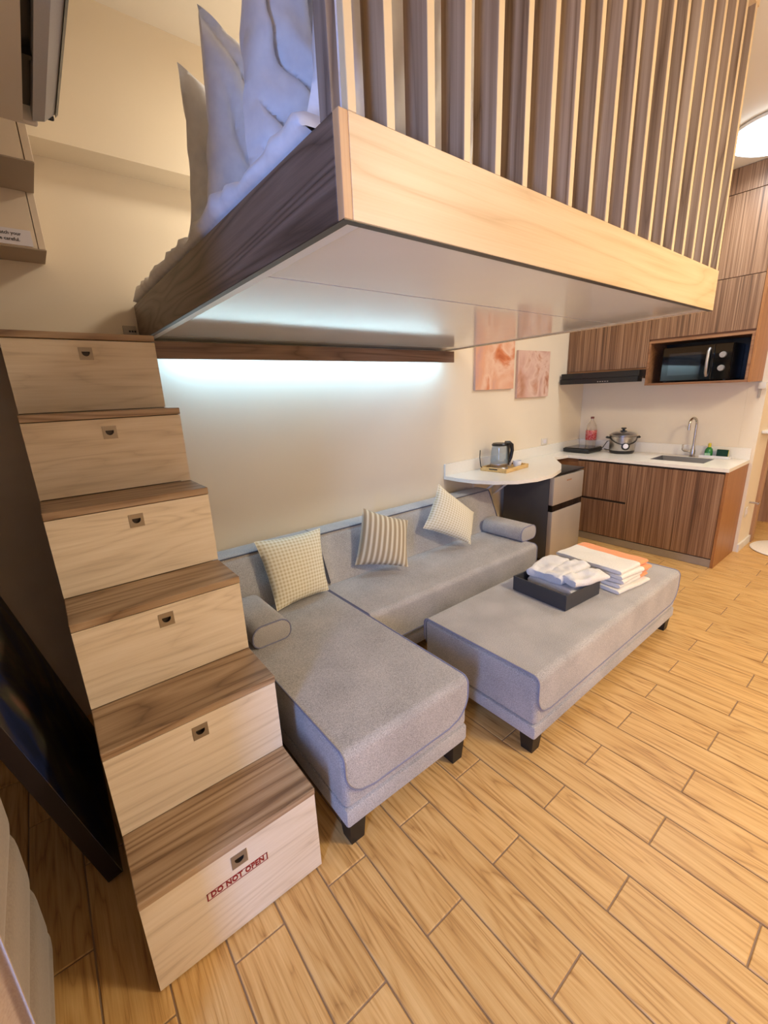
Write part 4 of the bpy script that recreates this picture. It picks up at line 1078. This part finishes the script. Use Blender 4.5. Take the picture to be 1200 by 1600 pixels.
MB().tube([(c[0] + hx * r, c[1] + hy * r, c[2] + z) for r, z in ((0.05, 0.215), (0.085, 0.213), (0.108, 0.195), (0.114, 0.15), (0.105, 0.09), (0.088, 0.05))], [0.016, 0.018, 0.017, 0.015, 0.014, 0.012], 10).box(-0.012, 0.012, -0.014, 0.014, 0.03, 0.2, 0.004, M=Matrix.Translation((c[0] + hx * 0.077, c[1] + hy * 0.077, c[2])) @ Matrix.Rotation(ha, 4, 'Z')).build('handle', m_black, kt)
MB().tube([(c[0] - 0.06, c[1] + 0.03, c[2] + 0.01), (c[0] - 0.11, c[1] + 0.07, c[2] + 0.0), (c[0] - 0.135, c[1] + 0.085, c[2] + 0.03), (c[0] - 0.13, c[1] + 0.10, c[2] + 0.10), (c[0] - 0.09, c[1] + 0.13, c[2] + 0.155)], 0.004, 6).build('cord', m_black, kt)
for k, (x, y, lb) in enumerate(((3.195, -0.256, 'white cup nearest the kettle on the bamboo tray'), (3.226, -0.145, 'white cup at the far right of the bamboo tray'))):
    cp = thing('tea_cup', (x, y, KC + 0.0095), lb, 'cup', 'cups on the tea tray')
    c2 = (x, y, KC + 0.0095)
    MB().lathe([(0.0, 0.004), (0.02, 0.0), (0.022, 0.0), (0.034, 0.03), (0.037, 0.06), (0.034, 0.06), (0.031, 0.03), (0.018, 0.006), (0, 0.006)], c2, 28).build('cup_body', m_ceramic, cp)
    MB().tube([(x + 0.033, y, c2[2] + 0.05), (x + 0.052, y, c2[2] + 0.046), (x + 0.054, y, c2[2] + 0.028), (x + 0.032, y, c2[2] + 0.02)], 0.004, 6).build('cup_handle', m_ceramic, cp)

# ------------------------------------------------------------------ things at lower left
# dark canvas leaning leftwards beside the stairs
pc = thing('leaning_canvas', (-0.02, -0.6, 0), 'dark floral canvas painting leaning beside the stairs on the floor', 'painting')
lean = math.radians(13.5)
Mc = Matrix.Translation((-0.004, 0, 0.004)) @ Matrix.Rotation(-lean, 4, 'Y')
MB().box(-0.045, -0.003, -1.0, -0.16, 0.012, 1.20, 0.001, M=Mc).build('stretcher', m_maroon, pc, smooth=0)
MB().box(-0.0028, -0.001, -1.0, -0.16, 0.012, 1.20, M=Mc).build('canvas_face', m_canvas, pc, smooth=0)
# beige channelled barrel chair
ch = thing('tub_chair', (-0.52, -1.36, 0), 'beige channel-stitched upholstered tub chair at the left edge', 'chair')
prof = []
for k in range(7):
    a = math.radians(90 * k / 6); prof.append((0.05 - 0.05 * math.sin(a), 0.09 - 0.089 * math.cos(a)))
for a, b in ((0.09, 0.28), (0.28, 0.47), (0.47, 0.66), (0.66, 0.85)):
    for q in range(1, 13):
        f = q / 12; prof.append((0.010 - 0.010 * min(1, 5 * min(f, 1 - f)) ** 0.5, a + (b - a) * f))
prof += [(0.02, 0.87), (0.06, 0.885)]
def rrect(x0, x1, y0, y1, r, n=10):
    out = []
    for cx, cy, a in ((x1 - r, y1 - r, 0), (x0 + r, y1 - r, 90), (x0 + r, y0 + r, 180), (x1 - r, y0 + r, 270)):
        for q in range(n + 1): out.append((cx + r * math.cos(math.radians(a + 90 * q / n)), cy + r * math.sin(math.radians(a + 90 * q / n))))
    return out
mb = MB(); rings = []
for ins, z in prof:
    rings.append([(a, b, z) for a, b in rrect(-0.86 + ins, -0.188 - ins, -1.66 + ins, -1.06 - ins, 0.09 - ins * 0.5)])
V = mb.grid([list(c) for c in zip(*rings)], closed_u=True)
mb.bm.faces.new([v[0] for v in V][::-1]); mb.bm.faces.new([v[-1] for v in V])
mb.build('shell', m_beige, ch, smooth=35, recalc=True)
# beige curtain hanging at the left edge, close to the camera
mb = MB(); P = []
nc = 90
for i in range(nc + 1):
    u = i / nc; x = -0.122 - 0.78 * u  # unseen width to the left, widened to block blue window light
    row = []
    for j in range(13):
        z = 0.015 + (2.015 - 0.015) * j / 12
        amp = 0.028 * (1.1 - 0.35 * z / 2.0)
        row.append((x + 0.006 * math.sin(u * 40), -1.72 + amp * math.sin(u * 2 * math.pi * 9 + 0.4 * math.sin(z * 2)), z))
    P.append(row)
mb.grid(P); mb.grid([[(a, b + 0.004, c) for a, b, c in r] for r in P][::-1])
Pb = [[(a, b + 0.004, c) for a, b, c in r] for r in P]
mb.grid([P[0], Pb[0]]); mb.grid([P[-1], Pb[-1]])
tag(mb.build('curtain', fabric('pinkish_beige_curtain', srgb(178, 152, 132), srgb(194, 170, 150), scale=200, bump=0.2), smooth=80, weld=0.0003, recalc=True), 'pinkish beige curtain hanging at the left edge in front of the tub chair', 'curtain')

# ------------------------------------------------------------------ corridor details
rg = tag(MB().lathe([(0, 0), (0.255, 0.0), (0.265, 0.006), (0.255, 0.014), (0.12, 0.018), (0, 0.018)], (5.03, -1.82, 0.001), 48).build('rug', m_rug), 'small round white rug by the doorway', 'rug')
sw = thing('switch_box', (XK, -1.49, 1.36), 'white surface switch box with conduit just under the orange-brown end panel', 'switch')
MB().box(XK - 0.03, XK - 0.0005, -1.517, -1.466, 1.405, 1.458, 0.004, 2).build('box', m_outlet, sw)
MB().box(XK - 0.014, XK - 0.0005, -1.487, -1.474, 1.335, 1.4045).build('conduit', m_greyplate, sw, smooth=0)
tag(MB().box(4.82, 5.085, -1.565, -1.5205, 1.038, 1.062, 0.004, 2).build('wall_shelf', m_trimw), 'short white wall shelf by the doorway', 'shelf')
vl = thing('angle_valve', (4.87, -1.53, 0.43), 'small chrome valve on the corridor wall near the base cabinet', 'valve')
MB().cyl((4.87, -1.5205, 0.43), (4.87, -1.575, 0.43), 0.009, n=12).build('valve_stem', m_chrome, vl)
MB().box(4.84, 4.90, -1.59, -1.5755, 0.422, 0.438, 0.004, 2).build('valve_handle', m_chrome, vl)
ou = thing('wall_outlet', (4.80, -1.53, 0.32), 'cream outlet plate low on the corridor wall', 'outlet')
MB().box(4.77, 4.84, -1.528, -1.5205, 0.31, 0.40, 0.003, 2).build('plate', m_outlet, ou)
MB().box(4.785, 4.825, -1.5295, -1.5283, 0.335, 0.375).build('socket_face', m_paper, ou, smooth=0)

# ------------------------------------------------------------------ ceiling lamps (each carries its own light)
def ceiling_lamp(loc, r, label, diff, col, power, cat='lamp'):
    t = thing('ceiling_lamp', loc, label, cat, 'ceiling lamps')
    MB().lathe([(0, 0), (r, 0), (r + 0.008, -0.006), (r + 0.006, -0.022), (r - 0.002, -0.024), (0, -0.024)], loc, 56).build('lamp_base', m_trimw, t)
    MB().lathe([(r - 0.004, -0.0245), (r - 0.006, -0.05), (r * 0.85, -0.068), (r * 0.5, -0.078), (0, -0.08)], loc, 56).build('diffuser', diff, t)
    a = area('lamp_light', (loc[0], loc[1], loc[2] - 0.09), (loc[0], loc[1], 0), 2 * r * 0.95, 0, power, col, 'DISK')
    a.parent = t; a.location = (0, 0, -0.09)
    return t
ceiling_lamp((3.92, -1.53, ZC - 0.0005), 0.27, 'round white flush ceiling lamp by the kitchen cabinets', m_lampcool, (0.82, 0.92, 1.0), P_KITCHEN)
ceiling_lamp((2.2, -3.55, ZC - 0.0005), 0.27, 'round warm ceiling lamp over the middle of the room', m_lampwarm, (1.0, 0.87, 0.64), P_ROOM)
ceiling_lamp((1.55, -0.80, ZC - 0.0005), 0.2, 'round warm ceiling lamp above the loft bed', m_lampwarm, (1.0, 0.90, 0.74), P_BED)
ceiling_lamp((5.5, -2.5, ZC - 0.0005), 0.15, 'small warm ceiling lamp in the entrance corridor', m_lampwarm, (1.0, 0.74, 0.46), P_HALL)
